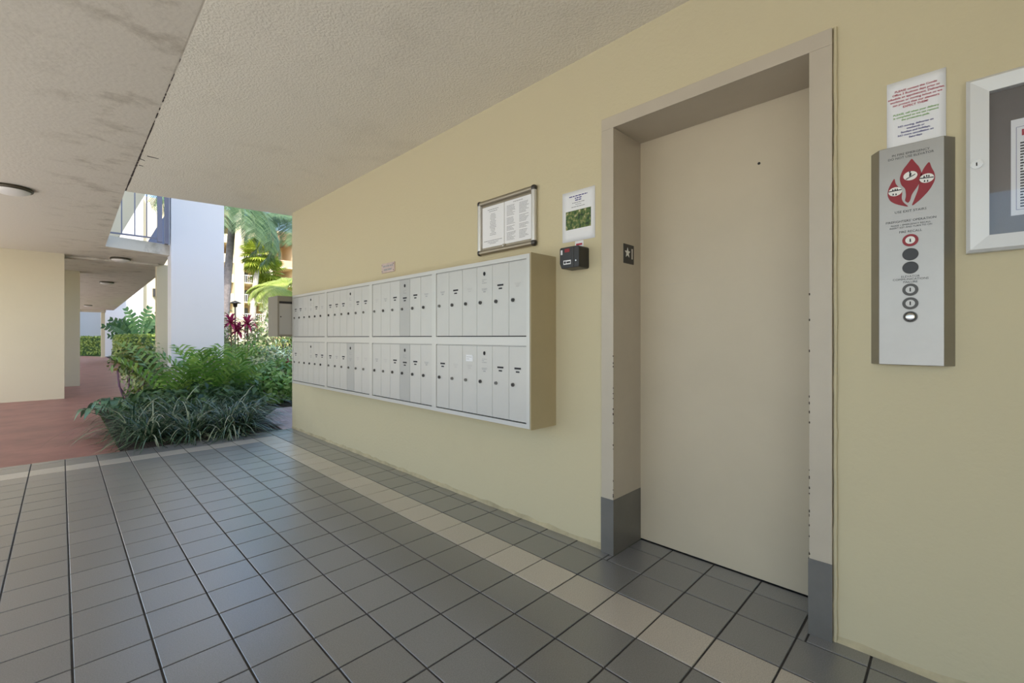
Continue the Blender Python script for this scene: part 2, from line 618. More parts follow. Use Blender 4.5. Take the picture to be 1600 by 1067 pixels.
rects = []
for i in range(-30, 40):
    y0, y1 = YL0 + PY * i, YL0 + PY * (i + 1)
    y0c, y1c = max(y0, -5.18), min(y1, Y_END)
    if y1c - y0c < 0.02:
        continue
    for k in range(-2, 15):
        x1, x0 = XL0 - PX * k + PX * 0, XL0 - PX * (k + 1)
        if k == -2:
            x0, x1 = XL0 + PX, XL0 + 2 * PX
        if k == -1:
            x0, x1 = XL0, XL0 + PX
        beige = (k == 0 and i <= 22) or (i == 22 and k >= 0)
        if k == -2:
            a, b_ = max(y0c, REC0), min(y1c, REC1)
            if b_ - a > 0.02:
                rects.append((x0, x1, a, b_, False))
                rects.append((x1, RECX, a, b_, False))
                if a - y0c > 0.02:
                    rects.append((x0, W, y0c, a, False))
                if y1c - b_ > 0.02:
                    rects.append((x0, W, b_, y1c, False))
            else:
                rects.append((x0, W, y0c, y1c, False))
        else:
            rects.append((x0, x1, y0c, y1c, beige))
vis, hid = [], []
for r in rects:
    p = project((r[0] + r[1]) / 2, (r[2] + r[3]) / 2, 0)
    if p and -60 < p[0] < 1660 and p[1] < 1120:
        vis.append((p[2], r))
    else:
        hid.append(r)
vis.sort(key=lambda t: t[0])
hid += [r for _, r in vis[290:]]
full = {}
for _, (x0, x1, y0, y1, be) in vis[:290]:
    w, d = round(x1 - x0 - 2 * GAP, 4), round(y1 - y0 - 2 * GAP, 4)
    key = (w, d, be)
    if key not in full:
        full[key] = tile_mesh(w, d, None).mesh('tile', 'tile_beige' if be else 'tile_grey')
    o = inst(full[key], 'tile', floor, ((x0 + x1) / 2, (y0 + y1) / 2, random.uniform(-0.0004, 0.0004)), (random.uniform(-.0012, .0012), random.uniform(-.0012, .0012), 0))
for be in (False, True):
    m = MB()
    for (x0, x1, y0, y1, b2) in hid:
        if b2 == be:
            t = tile_mesh(x1 - x0 - 2 * GAP, y1 - y0 - 2 * GAP, None)
            cx, cy = (x0 + x1) / 2, (y0 + y1) / 2
            m.add([(a + cx, b_ + cy, c) for a, b_, c in t.v], t.f)
    if m.v:
        o = m.build('tile_field', 'tile_beige' if be else 'tile_grey', floor)
        o['kind'] = 'stuff'

# ---- mailbox wall with the door opening
wall = MB()
TX = 2.31
wall.box(W, TX, -5.2, REC0 - 0.03, -0.02, HC + 0.02)
wall.box(W, TX, REC1 + 0.03, Y_END, -0.02, HC + 0.02)
wall.box(W, TX, REC0 - 0.03, REC1 + 0.03, RECZ + 0.03, HC + 0.02)
wall_right = wall.build('wall_right', 'wall_paint')
struct(wall_right, 'cream yellow stucco wall with the lift door and mailboxes')
# dirty plaster fillet at the foot of the wall, plaster lip along the frame
m = MB()
for (a, b_) in ((REC1 + 0.07, Y_END), (-5.2, REC0 - 0.07)):
    nn = 60
    vs, fs = [], []
    for i in range(nn + 1):
        y = a + (b_ - a) * i / nn
        d = 0.006 + 0.002 * math.sin(i * 1.7) + random.uniform(-.0015, .0015)
        h = 0.030 + random.uniform(-.008, .010)
        vs += [(W - d, y, 0.0), (W - d * 0.5, y, h * 0.4), (W + 0.001, y, h)]
    for i in range(nn):
        for q in range(2):
            fs.append((3 * i + q, 3 * i + q + 1, 3 * i + q + 4, 3 * i + q + 3)[::-1])
    m.add(vs, fs, True)
m.build('plaster_foot', 'foot_dirt', wall_right)
m = MB()
pts = [(W - 0.004, 0.309 + random.uniform(-.001, .001), 0.0 + 2.2 * i / 50) for i in range(51)]
m.tube(pts, [0.0065 + random.uniform(-.001, .001) for _ in pts], 8)
m.build('plaster_lip', 'wall_paint', wall_right)

wb = MB().box(-0.9, W, -2.4, -2.2, -0.02, HC + 0.01).build('wall_back_shade', 'wall_paint')  # unseen wall added behind the camera to darken the lift wall
struct(wb, 'unseen cream stucco wall added behind the camera to shade the lift wall')

# ---- ceilings
cl = MB().prism([(0.420, -5.2), (TX, -5.2), (TX, 5.76), (2.0, 5.79), (0.468, 6.02)], HC, 2.77).build('ceiling', 'ceiling_rough')
struct(cl, 'rough stucco lobby ceiling')
cw = MB().prism([(-2.9, -5.2), (0.412, -5.2), (0.460, 6.02), (0.512, 9.897), (1.40, 10.17), (1.50, 11.6), (1.66, 14.1), (2.06, 33.0), (-2.9, 33.0)], HC, 2.77).build('ceiling_walkway', 'ceiling_smooth')
struct(cw, 'smooth stained ceiling over the walkway')
m = MB()     # sound filler in the near part of the joint
m.prism([(0.410, -5.2), (0.422, -5.2), (0.4695, 6.0), (0.4590, 6.0)], HC + 0.0015, HC + 0.02)
m.build('joint_filler', 'ceiling_smooth', cw)
m = MB()     # dirt and crumbled filler lodged in the joint
for i in range(64):
    y = 2.9 + 3.1 * i / 64
    if random.random() < 0.55 * max(0, (4.5 - y) / 1.6):
        continue
    xs = 0.4125 + (y + 5.2) * 0.0043
    w = random.uniform(0.003, 0.010) * min(1.3, max(0.25, (y - 2.6) / 1.9))
    m.box(xs + 0.004 - w * 0.6, xs + 0.004 + w * 0.6, y, y + random.uniform(0.03, 0.06), HC - random.uniform(0.0008, 0.002), HC + 0.02)
for (px, py, a, l) in ((0.50, 4.72, 0.25, 0.075), (0.475, 5.02, 0.4, 0.03), (0.46, 4.83, 2.4, 0.04)):
    m.prism([(px, py - .006), (px + l, py - .002 + l * a * .3), (px + l, py + .004 + l * a * .3), (px, py + .008)], HC - 0.002, HC + 0.01)
o = m.build('joint_dirt', 'dark_chip', cw)
o['kind'] = 'stuff'
bm_ = MB().prism([(0.0, 11.5), (1.40, 11.5), (1.40, 11.72), (0.0, 11.72)], 2.545, 2.60).build('ceiling_beam', 'ceiling_smooth')
struct(bm_, 'shallow beam across the walkway ceiling')
MB().box(-0.4, 1.72, 32.7, 33.0, 2.44, HC + 0.01).build('ceiling_beam', 'ceiling_smooth')['kind'] = 'structure'

# ---- unseen upper storeys, sized to shade the court (they stand above the ceilings)
up = MB().box(-2.9, 0.15, -5.2, 5.70, 2.77, 8.9).build('wall_upper', 'white_paint')
struct(up, 'upper storeys above the lobby')
up2 = MB().box(-2.9, 0.15, 5.70, 9.9, 2.77, 8.9).build('wall_upper_walkway', 'white_paint')
struct(up2, 'upper storeys above the walkway')
up3 = MB().box(-2.9, 0.30, 26.5, 33.0, 2.77, 9.5).build('wall_upper_far', 'white_paint')  # only this far part stands tall, to keep sun off the far slab
struct(up3, 'unseen upper storeys shaped to shade the white slab at the walkway end')
up4 = MB().box(-14.0, 0.15, 36.6, 45.5, -0.02, 14.0).build('wall_shade_block', 'white_paint')  # hidden block added to put the far white walls in shade
struct(up4, 'unseen block added beyond the walkway to shade the far white walls')
upl = MB().box(0.15, 6.0, -5.2, 5.70, 2.77, 3.5).build('wall_upper_lobby', 'white_paint')
struct(upl, 'upper storey over the lift lobby')
core = MB().box(TX, 6.0, -5.2, 5.65, -0.02, 2.77).build('wall_core', 'cream_paint')
struct(core, 'building body behind the lift wall')

# ---- piers, columns, white fins
p1 = MB().box(-2.9, 0.045, 11.3, 11.75, -0.02, HC + 0.01).build('wall_pier', 'cream_paint')
struct(p1, 'cream wall standing left of the red walkway')
p2 = MB().box(-2.9, 0.304, 14.0, 14.4, -0.02, HC + 0.01).build('wall_left', 'cream_paint')
struct(p2, 'cream wall along the far walkway')
colm = MB().box(1.388, 1.60, 11.65, 11.86, -0.02, HC + 0.01).build('wall_column', 'cream_paint')
struct(colm, 'slim cream column at the walkway edge')
fin = MB().box(1.395, 2.212, 10.0, 10.38, -0.02, 9.8).build('wall_fin', 'white_paint')
struct(fin, 'tall white wall slab rising from the planting')
colf = MB().box(1.545, 1.70, 33.0, 33.2, -0.02, HC).build('wall_column_far', 'cream_paint')
struct(colf, 'column at the far end of the walkway')
fin2 = MB().box(1.71, 2.625, 34.0, 34.4, -0.02, 9.8).build('wall_fin_far', 'white_paint')
struct(fin2, 'white wall slab at the far end of the walkway')

# ================================================================== LIFT DOOR
door = empty('door_1', (W, (REC0 + REC1) / 2, 0), -PI / 2)
struct(door, 'beige lift door set in a deep metal frame')
hw = (REC1 - REC0) / 2          # half opening; local x to the right, y into the wall
DY = RECX - W
panel = MB().box(-hw - 0.01, hw + 0.01, DY, DY + 0.04, 0.006, RECZ + 0.01).build('door_panel', 'door_paint', door)
m = MB().disc_y(0.17, 1.871, 0.006, DY - 0.0015, DY + 0.002, 14)
m.build('peephole', 'gap_dark', panel)
# scratches on the door skin
m = MB()
for (x, z, l, dz) in ((-0.30, 1.36, 0.22, 0.006), (-0.40, 1.315, 0.05, -0.002), (-0.30, 0.30, 0.07, -0.012), (-0.19, 0.27, 0.04, -0.010), (-0.21, 0.284, 0.02, 0), (-0.10, 0.262, 0.015, 0.002), (0.19, 0.40, 0.02, 0.002)):
    m.add([(x, DY - 0.0006, z), (x + l, DY - 0.0006, z + dz), (x + l, DY - 0.0006, z + dz + 0.0016), (x, DY - 0.0006, z + 0.002)], [(0, 1, 2, 3)])
m.build('scratches', 'frame_paint', panel)
CAS = 0.07
PR = -0.02
for sgn, nm in ((-1, 'jamb'), (1, 'jamb')):
    m = MB()
    a, b_ = sorted((sgn * hw, sgn * (hw + CAS)))
    m.box(a, b_, PR, DY + 0.02, 0, RECZ)
    j = m.build(nm, 'frame_paint', door, bevel=0.002)
    # steel kick plate wrapping the foot of the jamb
    e = 0.0025
    KZ = 0.278
    m = MB()
    m.box(a - (e if sgn > 0 else 0.001), b_ + (e if sgn < 0 else 0.001), PR - e, PR + 0.001, 0, KZ)
    if sgn < 0:
        m.box(b_ - 0.001, b_ + e, PR, DY - 0.002, 0, KZ)
    else:
        m.box(a - e, a + 0.001, PR, DY - 0.002, 0, KZ)
    k = m.build('kick_plate', 'kick_steel', door)
    # chipped paint on the arris
    m = MB()
    xa = sgn * hw
    zs = [0.29 + 0.6 * random.random() ** 2 for _ in range(16)] + [random.uniform(0.9, 1.3) for _ in range(3)]
    for z in zs:
        w, h = random.uniform(.0008, .0030), random.uniform(.003, .011)
        m.box(min(xa, xa + sgn * w) - 0.0006, max(xa, xa + sgn * w) + 0.0006, PR - 0.0008, PR + w, z, z + h)
    o = m.build('paint_chips', 'dark_chip', j)
    o['kind'] = 'stuff'
m = MB().box(-hw - CAS, hw + CAS, PR, DY + 0.02, RECZ, RECZ + 0.06)
m.build('frame_head', 'frame_paint', door, bevel=0.002)

# floor-number plate on the reveal of the left jamb (faces -Y)
sp = empty('floor_plate', (2.085, REC1 - 0.0, 1.523))
tag(sp, 'black square plate with star and number 1 on the lift door jamb', 'sign')
MB().box(-0.05, 0.05, -0.004, 0.001, -0.05, 0.05).build('plate', 'black_plastic', sp, bevel=0.002)
st = []
for i in range(10):
    r = 0.027 if i % 2 == 0 else 0.0115
    a = PI / 2 + i * PI / 5
    st.append((-0.016 + r * math.cos(a), 0.005 + r * math.sin(a)))
m = MB()
m.prism_xz(st, -0.0055, -0.004)
m.build('star', 'white_enamel', sp)
lettering('numeral', '1', 0.075, 'white_enamel', sp, 0.028, -0.0055, 0.0, bold=0.0015)

# ================================================================== MAILBOXES
MX = 1.748                     # front plane
MY0, MY1, MZ0, MZ1 = 1.598, 5.062, 0.597, 1.541
DEP = W - MX
SH = 0.006
root = empty('mailbox_surround', (W, MY0, MZ0), -PI / 2)
tag(root, 'tan steel surround boxing in the bank of silver mailboxes', 'mailbox')
L = MY1 - MY0
Hh = MZ1 - MZ0
# local x to the right (towards -Y): the bank spans x from -L to 0
MB().box(-SH, 0, -DEP + 0.004, 0.0, 0, Hh).build('side_panel', 'mail_tan', root)
MB().box(-L, -L + SH, -DEP + 0.004, 0.0, 0, Hh).build('side_panel', 'mail_tan', root)
MB().box(-L + SH, -SH, -DEP + 0.004, 0.0, Hh - SH, Hh).build('top_panel', 'mail_tan', root)
MB().box(-L + SH, -SH, -DEP + 0.004, 0.0, 0, SH).build('bottom_panel', 'mail_tan', root)
UW = (L - 2 * SH) / 4
UH = (Hh - 2 * SH) / 2
FR = 0.024
NB = 6
dw = (UW - 2 * FR) / NB
m_body = MB().box(0, UW, 0.012, DEP - 0.002, 0, UH).mesh('body', 'gap_dark')
mf = MB()
mf.box(0, FR, 0, 0.013, 0, UH)
mf.box(UW - FR, UW, 0, 0.013, 0, UH)
mf.box(FR, UW - FR, 0, 0.013, 0, FR)
mf.box(FR, UW - FR, 0, 0.013, UH - FR, UH)
m_frame = mf.mesh('frame', 'mail_frame')
m_door = MB().box(0.0011, dw - 0.0011, 0.004, 0.0125, FR + 0.006, UH - FR - 0.006).mesh('mailbox_door', 'mail_alu')
m_door_d = m_door.copy()
m_door_d.materials[0] = MATS['mail_alu_dark']
m_lip = MB().box(FR + 0.002, UW - FR - 0.002, 0.0055, 0.0125, UH - FR - 0.0045, UH - FR - 0.0015).mesh('rail', 'mail_frame')
m_lock = MB().disc_y(0, 0, 0.0098, -0.004, 0.005, 16).mesh('lock', 'lock_steel')
m_lock2 = MB().disc_y(0, 0, 0.0105, -0.003, 0.005, 16).mesh('lock', 'dark_metal')
mk = MB().box(-0.0012, 0.0012, -0.0046, -0.003, -0.0045, 0.0045)
mk.disc_y(0, 0.001, 0.004, -0.0045, -0.003, 10)
m_key = mk.mesh('keyhole', 'gap_dark')
m_mast = MB().disc_y(0, 0, 0.0085, -0.001, 0.005, 16, 0.0115).mesh('master_lock', 'gap_dark')
rr = random.Random(5)


def name_strip(kind):
    if kind == 'tape':
        m = MB().box(-0.024, 0.024, 0.0025, 0.0045, 0.002, 0.012)
        m.box(-0.013, 0.013, 0.0025, 0.0045, -0.016, -0.008)
        return m.mesh('name_strip', 'ink_black')
    m = print_lines([(-0.024, 0.024, 0.006, 0.0035), (-0.02, 0.02, -0.001, 0.0035), (-0.011, 0.011, -0.013, 0.006)], 0.0035, rr)
    return m.mesh('name_strip', 'ink_grey' if kind == 'grey' else 'ink_faint')


strips = {k: name_strip(k) for k in ('tape', 'grey', 'faint')}
m_slip = print_lines([(-0.02, 0.02, 0.008, 0.003), (-0.02, -0.004, -0.002, 0.004), (-0.02, 0.02, -0.012, 0.004)], 0.0035, rr).mesh('card_slot', 'ink_grey')
colwords = ['at the far left end beside the black slot box', 'second column from the far left end', 'third column from the far left end', 'rightmost, nearest the lift door']
wash = {(1, 1): 3, (2, 1): 3, (2, 0): 3}
for c in range(4):
    for r in range(2):
        x0 = -L + SH + c * UW
        z0 = SH + r * UH
        wx = MY0 - x0
        u = empty('mailbox_unit', (MX, MY0 - x0, MZ0 + z0), -PI / 2)
        row = 'upper' if r else 'lower'
        place = ['column at the far end of the bank', 'second column from the far end of the bank', 'column next to the one nearest the lift', 'column of the bank nearest the lift door'][c]
        lab = f'{row} six-door silver mailbox unit in the {place}'
        tag(u, lab, 'mailbox', 'silver six-door mailbox units')
        inst(m_body, 'body', u, (0, 0, 0))
        inst(m_frame, 'frame', u, (0, 0, 0))
        inst(m_lip, 'rail', u, (0, 0, 0))
        for k in range(NB):
            d = inst(m_door_d if (k == 3 and (c, r) in ((2, 1), (2, 0), (1, 0))) else m_door, 'mailbox_door', u, (FR + k * dw, 0, 0))
            zl = UH * 0.485 + 0.006 * ((k + c) % 2) * 0
            lk = inst(m_lock if rr.random() < 0.45 else m_lock2, 'lock', d, (dw * 0.24, 0, zl))
            if rr.random() < 0.9:
                kh = inst(m_key, 'keyhole', d, (dw * 0.24, 0, zl))
            kd = rr.choice(['tape', 'tape', 'tape', 'grey', 'faint'])
            if (c, r) == (3, 1):
                kd = ['grey', 'tape', 'faint', 'grey', 'tape', 'faint'][k]
            if (c, r) == (3, 0):
                kd = ['tape', 'faint', 'faint', 'grey', 'tape', 'tape'][k]
            zz = UH * 0.665
            if k == 3:
                inst(m_mast, 'master_lock', d, (dw * 0.5, 0.002, UH * 0.845))
                inst(m_slip, 'card_slot', d, (dw * 0.5, 0, UH * 0.75))
                zz = UH * 0.64
            if not (c == 0 and r == 0 and k == 2):
                inst(strips[kd], 'name_strip', d, (dw * 0.5, 0, zz))
            if (c, r) == (3, 0) and k == 2:
                wt = MB().box(-0.032, 0.032, 0.0020, 0.0041, -0.02, 0.02).build('name_card', 'paper', d, (dw * 0.5, 0, UH * 0.775))
                print_lines([(-0.025, 0.025, 0.004, 0.004), (-0.025, 0.0, -0.008, 0.004)], 0.0018, rr).build('card_print', 'ink_faint', wt)

# outgoing mail box at the far end, facing the lobby
ob = empty('slot_box', (1.605, MY1 + 0.004, 1.098))
tag(ob, 'grey metal box with a mail slot and lock at the far end of the mailboxes', 'mailbox')
OW, OH, OD = W - 1.605, 0.43, 0.30
MB().box(0, OW + 0.001, 0.004, OD, 0, OH).build('body', 'slot_grey', ob)
m = MB()
m.box(0, 0.016, 0, 0.006, 0, OH)
m.box(OW - 0.02, OW, 0, 0.006, 0, OH)
m.box(0.016, OW - 0.02, 0, 0.006, 0, 0.02)
m.box(0.016, OW - 0.02, 0, 0.006, OH - 0.055, OH)
m.build('frame', 'slot_grey', ob)
MB().box(0.018, OW - 0.022, 0.0015, 0.005, 0.022, OH - 0.082).build('box_door', 'slot_door', ob)
MB().box(0.016, OW - 0.02, 0.001, 0.005, OH - 0.079, OH - 0.056).build('mail_slot', 'gap_dark', ob)
MB().disc_y(0.032, 0.21, 0.007, -0.002, 0.004, 12).build('lock', 'dark_metal', ob)

# ================================================================== THINGS ON THE WALL
def wall_thing(name, yc, z0, label, cat):
    o = empty(name, (W, yc, z0), -PI / 2)
    return tag(o, label, cat)


# -- framed directory above the mailboxes: y 1.731..2.245, z 1.62..1.977
nb = wall_thing('directory_frame', (1.731 + 2.245) / 2, 1.625, 'aluminium framed resident directory with rounded corners above the mailboxes', 'notice frame')
fw, fh = 0.255, 0.352
MB().box(-fw + 0.01, fw - 0.01, -0.014, 0.002, 0.01, fh - 0.01).build('backing', 'bronze_alu', nb)
R_ = 0.0165


def bar(pts, mat, nm):
    m = MB()
    m.tube(pts, R_, 14)
    return m.build(nm, mat, nb)


bar([(-fw + 0.008, -0.016, R_), (fw - 0.008, -0.016, R_)], 'bronze_alu', 'frame_rail')
bar([(-fw + 0.008, -0.016, fh - R_), (fw - 0.008, -0.016, fh - R_)], 'bronze_alu', 'frame_rail')
bar([(-fw + R_, -0.016, R_), (-fw + R_, -0.016, fh - R_)], 'brushed_alu', 'frame_stile')
bar([(fw - R_, -0.016, R_), (fw - R_, -0.016, fh - R_)], 'brushed_alu', 'frame_stile')
for sx in (-1, 1):
    for z in (R_, fh - R_):
        m = MB()
        xc = sx * (fw - R_)
        m.lathe([(0.0, -0.0185), (0.010, -0.0175), (0.0165, -0.011), (0.0188, -0.002), (0.0188, 0.006), (0.0165, 0.013), (0.010, 0.0178), (0, 0.0185)], 0, 0, 16)
        m.build('corner_cap', 'dark_metal', nb, (xc, -0.016, z))
lt = MB().box(-0.022, 0.0, -0.022, -0.012, R_ + 0.006, R_ + 0.030).build('latch', 'bronze_alu', nb, bevel=0.002)
MB().disc_y(-0.011, R_ + 0.018, 0.006, -0.026, -0.021, 12).build('latch_knob', 'chrome', lt)
for q, (a, b_) in enumerate(((-fw + 0.04, -0.012), (-0.008, fw - 0.032))):
    pp = MB().box(a, b_, -0.0155, -0.0138, 0.045, fh - 0.045).build('sheet', 'paper', nb)
    rows = []
    cx = (a + b_) / 2
    if q == 0:
        rows += [(cx - 0.05, cx + 0.05, fh - 0.07, 0.004), (cx - 0.035, cx + 0.04, fh - 0.082, 0.004)]
        for i in range(15):
            ww = rr.uniform(0.012, 0.03)
            rows.append((cx - ww, cx + ww, fh - 0.100 - i * 0.0095, 0.0038))
        rows += [(cx - 0.085, cx + 0.085, 0.083, 0.0045), (cx - 0.05, cx + 0.05, 0.073, 0.004), (cx - 0.03, cx + 0.03, 0.064, 0.004)]
    else:
        rows += [(cx - 0.04, cx + 0.04, fh - 0.062, 0.004)]
        for colx in (a + 0.02, cx + 0.012):
            for i in range(29):
                if i in (9, 16, 21):
                    continue
                rows.append((colx, colx + rr.uniform(0.045, 0.082), fh - 0.078 - i * 0.0075, 0.0032))
    print_lines(rows, -0.0159, rr).build('small_print', 'ink_grey', pp)

# -- white notice with garden picture: y 1.335..1.55, z 1.61..1.88
pa = wall_thing('garden_notice', 1.443, 1.61, 'white paper notice with a garden photo taped beside the lift door frame', 'notice')
PWH = 0.1075


def sheet(nm, hw_, h, parent, y0=-0.002, curl=0.006):
    m = MB()
    n = 10
    vs, fs = [], []
    for i in range(n + 1):
        z = h * i / n
        for k in range(7):
            x = -hw_ + 2 * hw_ * k / 6
            dy = -curl * ((i / n - 0.35) ** 2) * (k / 6) ** 2
            vs.append((x, y0 + dy, z))
    for i in range(n):
        for k in range(6):
            a = i * 7 + k
            fs.append((a, a + 1, a + 8, a + 7))
    m.add(vs, fs, True)
    o = m.build(nm, 'paper', parent)
    sd = o.modifiers.new('thick', 'SOLIDIFY')
    sd.thickness = 0.0008
    sd.offset = -1
    return o


s_ = sheet('sheet', PWH, 0.272, pa, curl=0.0)
MB().box(-0.083, 0.082, -0.0028, -0.0020, 0.066, 0.166).build('printed_photo', 'garden_print', s_)
m = print_lines([(-0.06, 0.06, 0.240, 0.0055), (-0.022, 0.022, 0.228, 0.0055), (-0.02, 0.02, 0.217, 0.0055)], -0.0026, rr)
m.build('heading_print', 'ink_blue', s_)
print_lines([(-0.04, 0.04, 0.205, 0.004), (-0.018, 0.02, 0.195, 0.003), (-0.045, 0.045, 0.183, 0.004)], -0.0026, rr).build('small_print', 'ink_grey', s_)

# -- small white tag and black key reader below it: y 1.384..1.493, z 1.45..1.565
tg = wall_thing('wall_tag', 1.437, 1.566, 'tiny white printed tag between garden notice and black reader', 'label')
MB().box(-0.027, 0.027, -0.0018, 0.001, 0, 0.042).build('tag_plate', 'paper', tg)
print_lines([(-0.02, 0.02, 0.018, 0.010), (-0.02, 0.016, 0.004, 0.008)], -0.0022, rr).build('tag_print', 'ink_red', tg)
kb = wall_thing('key_reader', 1.437, 1.452, 'small black box with red and white stickers beside the lift frame', 'reader')
KW = 0.063
bodyk = MB().prism_xz([(-KW, 0.028), (-KW + 0.012, 0.0), (KW - 0.006, 0.0), (KW, 0.006), (KW, 0.105), (KW - 0.006, 0.112), (-KW + 0.006, 0.112), (-KW, 0.105)], -0.09, 0.002).build('casing', 'black_plastic', kb, bevel=0.004)
MB().box(0.026, 0.030, -0.092, -0.088, 0.004, 0.108).build('casing_rib', 'dark_metal', kb)
MB().box(-0.028, 0.004, -0.0915, -0.089, 0.084, 0.102).build('red_sticker', 'red_enamel', kb)
MB().box(-0.054, -0.043, -0.0915, -0.089, 0.074, 0.098).build('white_sticker', 'paper', kb)
w_ = MB().box(-0.036, 0.012, -0.0915, -0.089, 0.020, 0.042).build('white_sticker', 'paper', kb)
print_lines([(-0.016, 0.009, 0.026, 0.009)], -0.0919, rr).build('sticker_print', 'ink_black', w_)
MB().disc_y(-0.026, 0.031, 0.007, -0.0921, -0.091, 12).build('sticker_mark', 'ink_black', w_)
MB().disc_y(0.045, 0.035, 0.004, -0.0925, -0.089, 10).build('screw', 'chrome', kb)

# -- little wall plaque over the mailboxes: y 3.31..3.53, z 1.64..1.72
pq = wall_thing('wall_plaque', 3.42, 1.640, 'small worn pinkish plaque on the wall above the mailboxes', 'plaque')
plain('plaque_pink', (0.55, 0.44, 0.40), 0.6, noise=(20, 0.12))
b0 = MB().box(-0.105, 0.105, -0.010, 0.002, 0, 0.082).build('plate', 'plaque_pink', pq, bevel=0.004)
print_lines([(-0.075, 0.085, 0.048, 0.014), (-0.06, 0.075, 0.018, 0.014)], -0.0108, rr).build('plaque_print', 'ink_red' if False else 'ink_grey', b0)
for x in (-0.092, 0.092):
    for z in (0.014, 0.066):
        MB().disc_y(x, z, 0.004, -0.012, -0.009, 8).build('screw', 'dark_metal', pq)

# -- lift call station: y 0.003..0.208, z 1.0..1.714
cs = wall_thing('call_station', 0.106, 1.0, 'tall stainless steel lift call panel with red flame emblem and key switches', 'call panel')
CW, CHH, CB, CD = 0.104, 0.714, 0.026, 0.036
m = MB()
vs = [(-CW, 0.002, 0), (-CW + CB, -CD, 0), (CW - CB, -CD, 0), (CW, 0.002, 0)]
vs += [(x, y, CHH) for x, y, _ in vs]
m.add(vs, [(0, 1, 5, 4), (1, 2, 6, 5), (2, 3, 7, 6), (3, 0, 4, 7), (0, 3, 2, 1), (4, 5, 6, 7)])
fp = m.build('faceplate', 'stainless', cs, bevel=0.0015)
YF = -CD - 0.0008
# flames (local: centre x, height above panel foot)
fl_mid = [(0.004, 0.533), (0.022, 0.562), (0.034, 0.592), (0.026, 0.628), (0.013, 0.650), (0.004, 0.668), (-0.006, 0.652), (-0.022, 0.630), (-0.031, 0.600), (-0.026, 0.574), (-0.014, 0.558), (-0.012, 0.530), (-0.016, 0.512), (-0.006, 0.502), (0.000, 0.512)]
fl_l = [(-0.002, 0.486), (-0.020, 0.508), (-0.025, 0.524), (-0.022, 0.548), (-0.033, 0.568), (-0.042, 0.583), (-0.045, 0.606), (-0.054, 0.590), (-0.064, 0.566), (-0.066, 0.542), (-0.058, 0.520), (-0.040, 0.504)]
fl_r = [(0.002, 0.486), (0.030, 0.510), (0.054, 0.540), (0.068, 0.572), (0.066, 0.598), (0.058, 0.618), (0.052, 0.644), (0.038, 0.624), (0.028, 0.600), (0.024, 0.570), (0.022, 0.548), (0.012, 0.516)]


def smooth_poly(p, n=2):
    for _ in range(n):
        q = []
        for i in range(len(p)):
            a, b_ = p[i], p[(i + 1) % len(p)]
            q.append((0.8 * a[0] + 0.2 * b_[0], 0.8 * a[1] + 0.2 * b_[1]))
            q.append((0.2 * a[0] + 0.8 * b_[0], 0.2 * a[1] + 0.8 * b_[1]))
        p = q
    return p


def flat_poly(poly, y, name, mat, parent):
    bm = bmesh.new()
    vs = [bm.verts.new((x, y, z)) for x, z in poly]
    f = bm.faces.new(vs)
    bm.normal_update()
    if f.normal.y > 0:
        bmesh.ops.reverse_faces(bm, faces=[f])
    bmesh.ops.triangulate(bm, faces=bm.faces[:])
    ex = bmesh.ops.extrude_face_region(bm, geom=bm.faces[:])
    bmesh.ops.translate(bm, vec=(0, 0.0012, 0), verts=[v for v in ex['geom'] if isinstance(v, bmesh.types.BMVert)])
    bmesh.ops.recalc_face_normals(bm, faces=bm.faces[:])
    me = bpy.data.meshes.new(name)
    bm.to_mesh(me)
    bm.free()
    me.materials.append(MATS[mat])
    o = bpy.data.objects.new(name, me)
    COL.objects.link(o)
    o.parent = parent
    return o


for poly, (ox, oz), kind in ((fl_mid, (-0.0, 0.603), 0), (fl_l, (-0.043, 0.553), 1), (fl_r, (0.045, 0.583), 2)):
    poly = [(x * 0.86, 0.665 - (0.668 - z) * 0.86) for x, z in poly]
    ox, oz = ox * 0.86, 0.665 - (0.668 - oz) * 0.86
    f = flat_poly(smooth_poly(poly), YF, 'flame', 'red_enamel', cs)
    MB().disc_y(ox, oz, 0.0170, YF - 0.0006, YF + 0.0005, 22, 0.0145).build('pictogram', 'white_enamel', f)
    m = MB()
    y = YF - 0.0010
    if kind == 0:       # figure on stairs
        m.add([(ox - 0.011, y, oz - 0.011), (ox + 0.012, y, oz + 0.001), (ox + 0.012, y, oz + 0.004), (ox - 0.011, y, oz - 0.008)], [(0, 1, 2, 3)])
        m.add([(ox - 0.003, y, oz - 0.003), (ox + 0.002, y, oz - 0.001), (ox + 0.003, y, oz + 0.008), (ox - 0.002, y, oz + 0.010)], [(0, 1, 2, 3)])
        m.disc_y(ox - 0.001, oz + 0.012, 0.0025, y, y + 0.0004, 8)
    else:               # struck-out lift and flame
        m.add([(ox - 0.017, y, oz + 0.001), (ox + 0.016, y, oz - 0.002 * (2 * kind - 3)), (ox + 0.016, y, oz + 0.003 - 0.002 * (2 * kind - 3)), (ox - 0.017, y, oz + 0.004)], [(0, 1, 2, 3)])
        for dx, dz in ((-0.006, 0.006), (0.0, 0.007), (0.005, 0.006), (-0.005, -0.008), (0.002, -0.009)):
            m.add([(ox + dx - 0.002, y, oz + dz - 0.003), (ox + dx + 0.002, y, oz + dz - 0.003), (ox + dx + 0.001, y, oz + dz + 0.003), (ox + dx - 0.001, y, oz + dz + 0.003)], [(0, 1, 2, 3)])
    m.build('pictogram_mark', 'ink_black', f)
T = lambda t, s, x, z, xs=1.0: lettering('engraving', t, s, 'ink_black', fp, x, YF, z, xscale=xs)
T('IN FIRE EMERGENCY', 0.0100, 0.000, 0.684)
T('DO NOT USE ELEVATOR', 0.0100, 0.000, 0.673)
T('USE EXIT STAIRS', 0.0105, 0.000, 0.497)
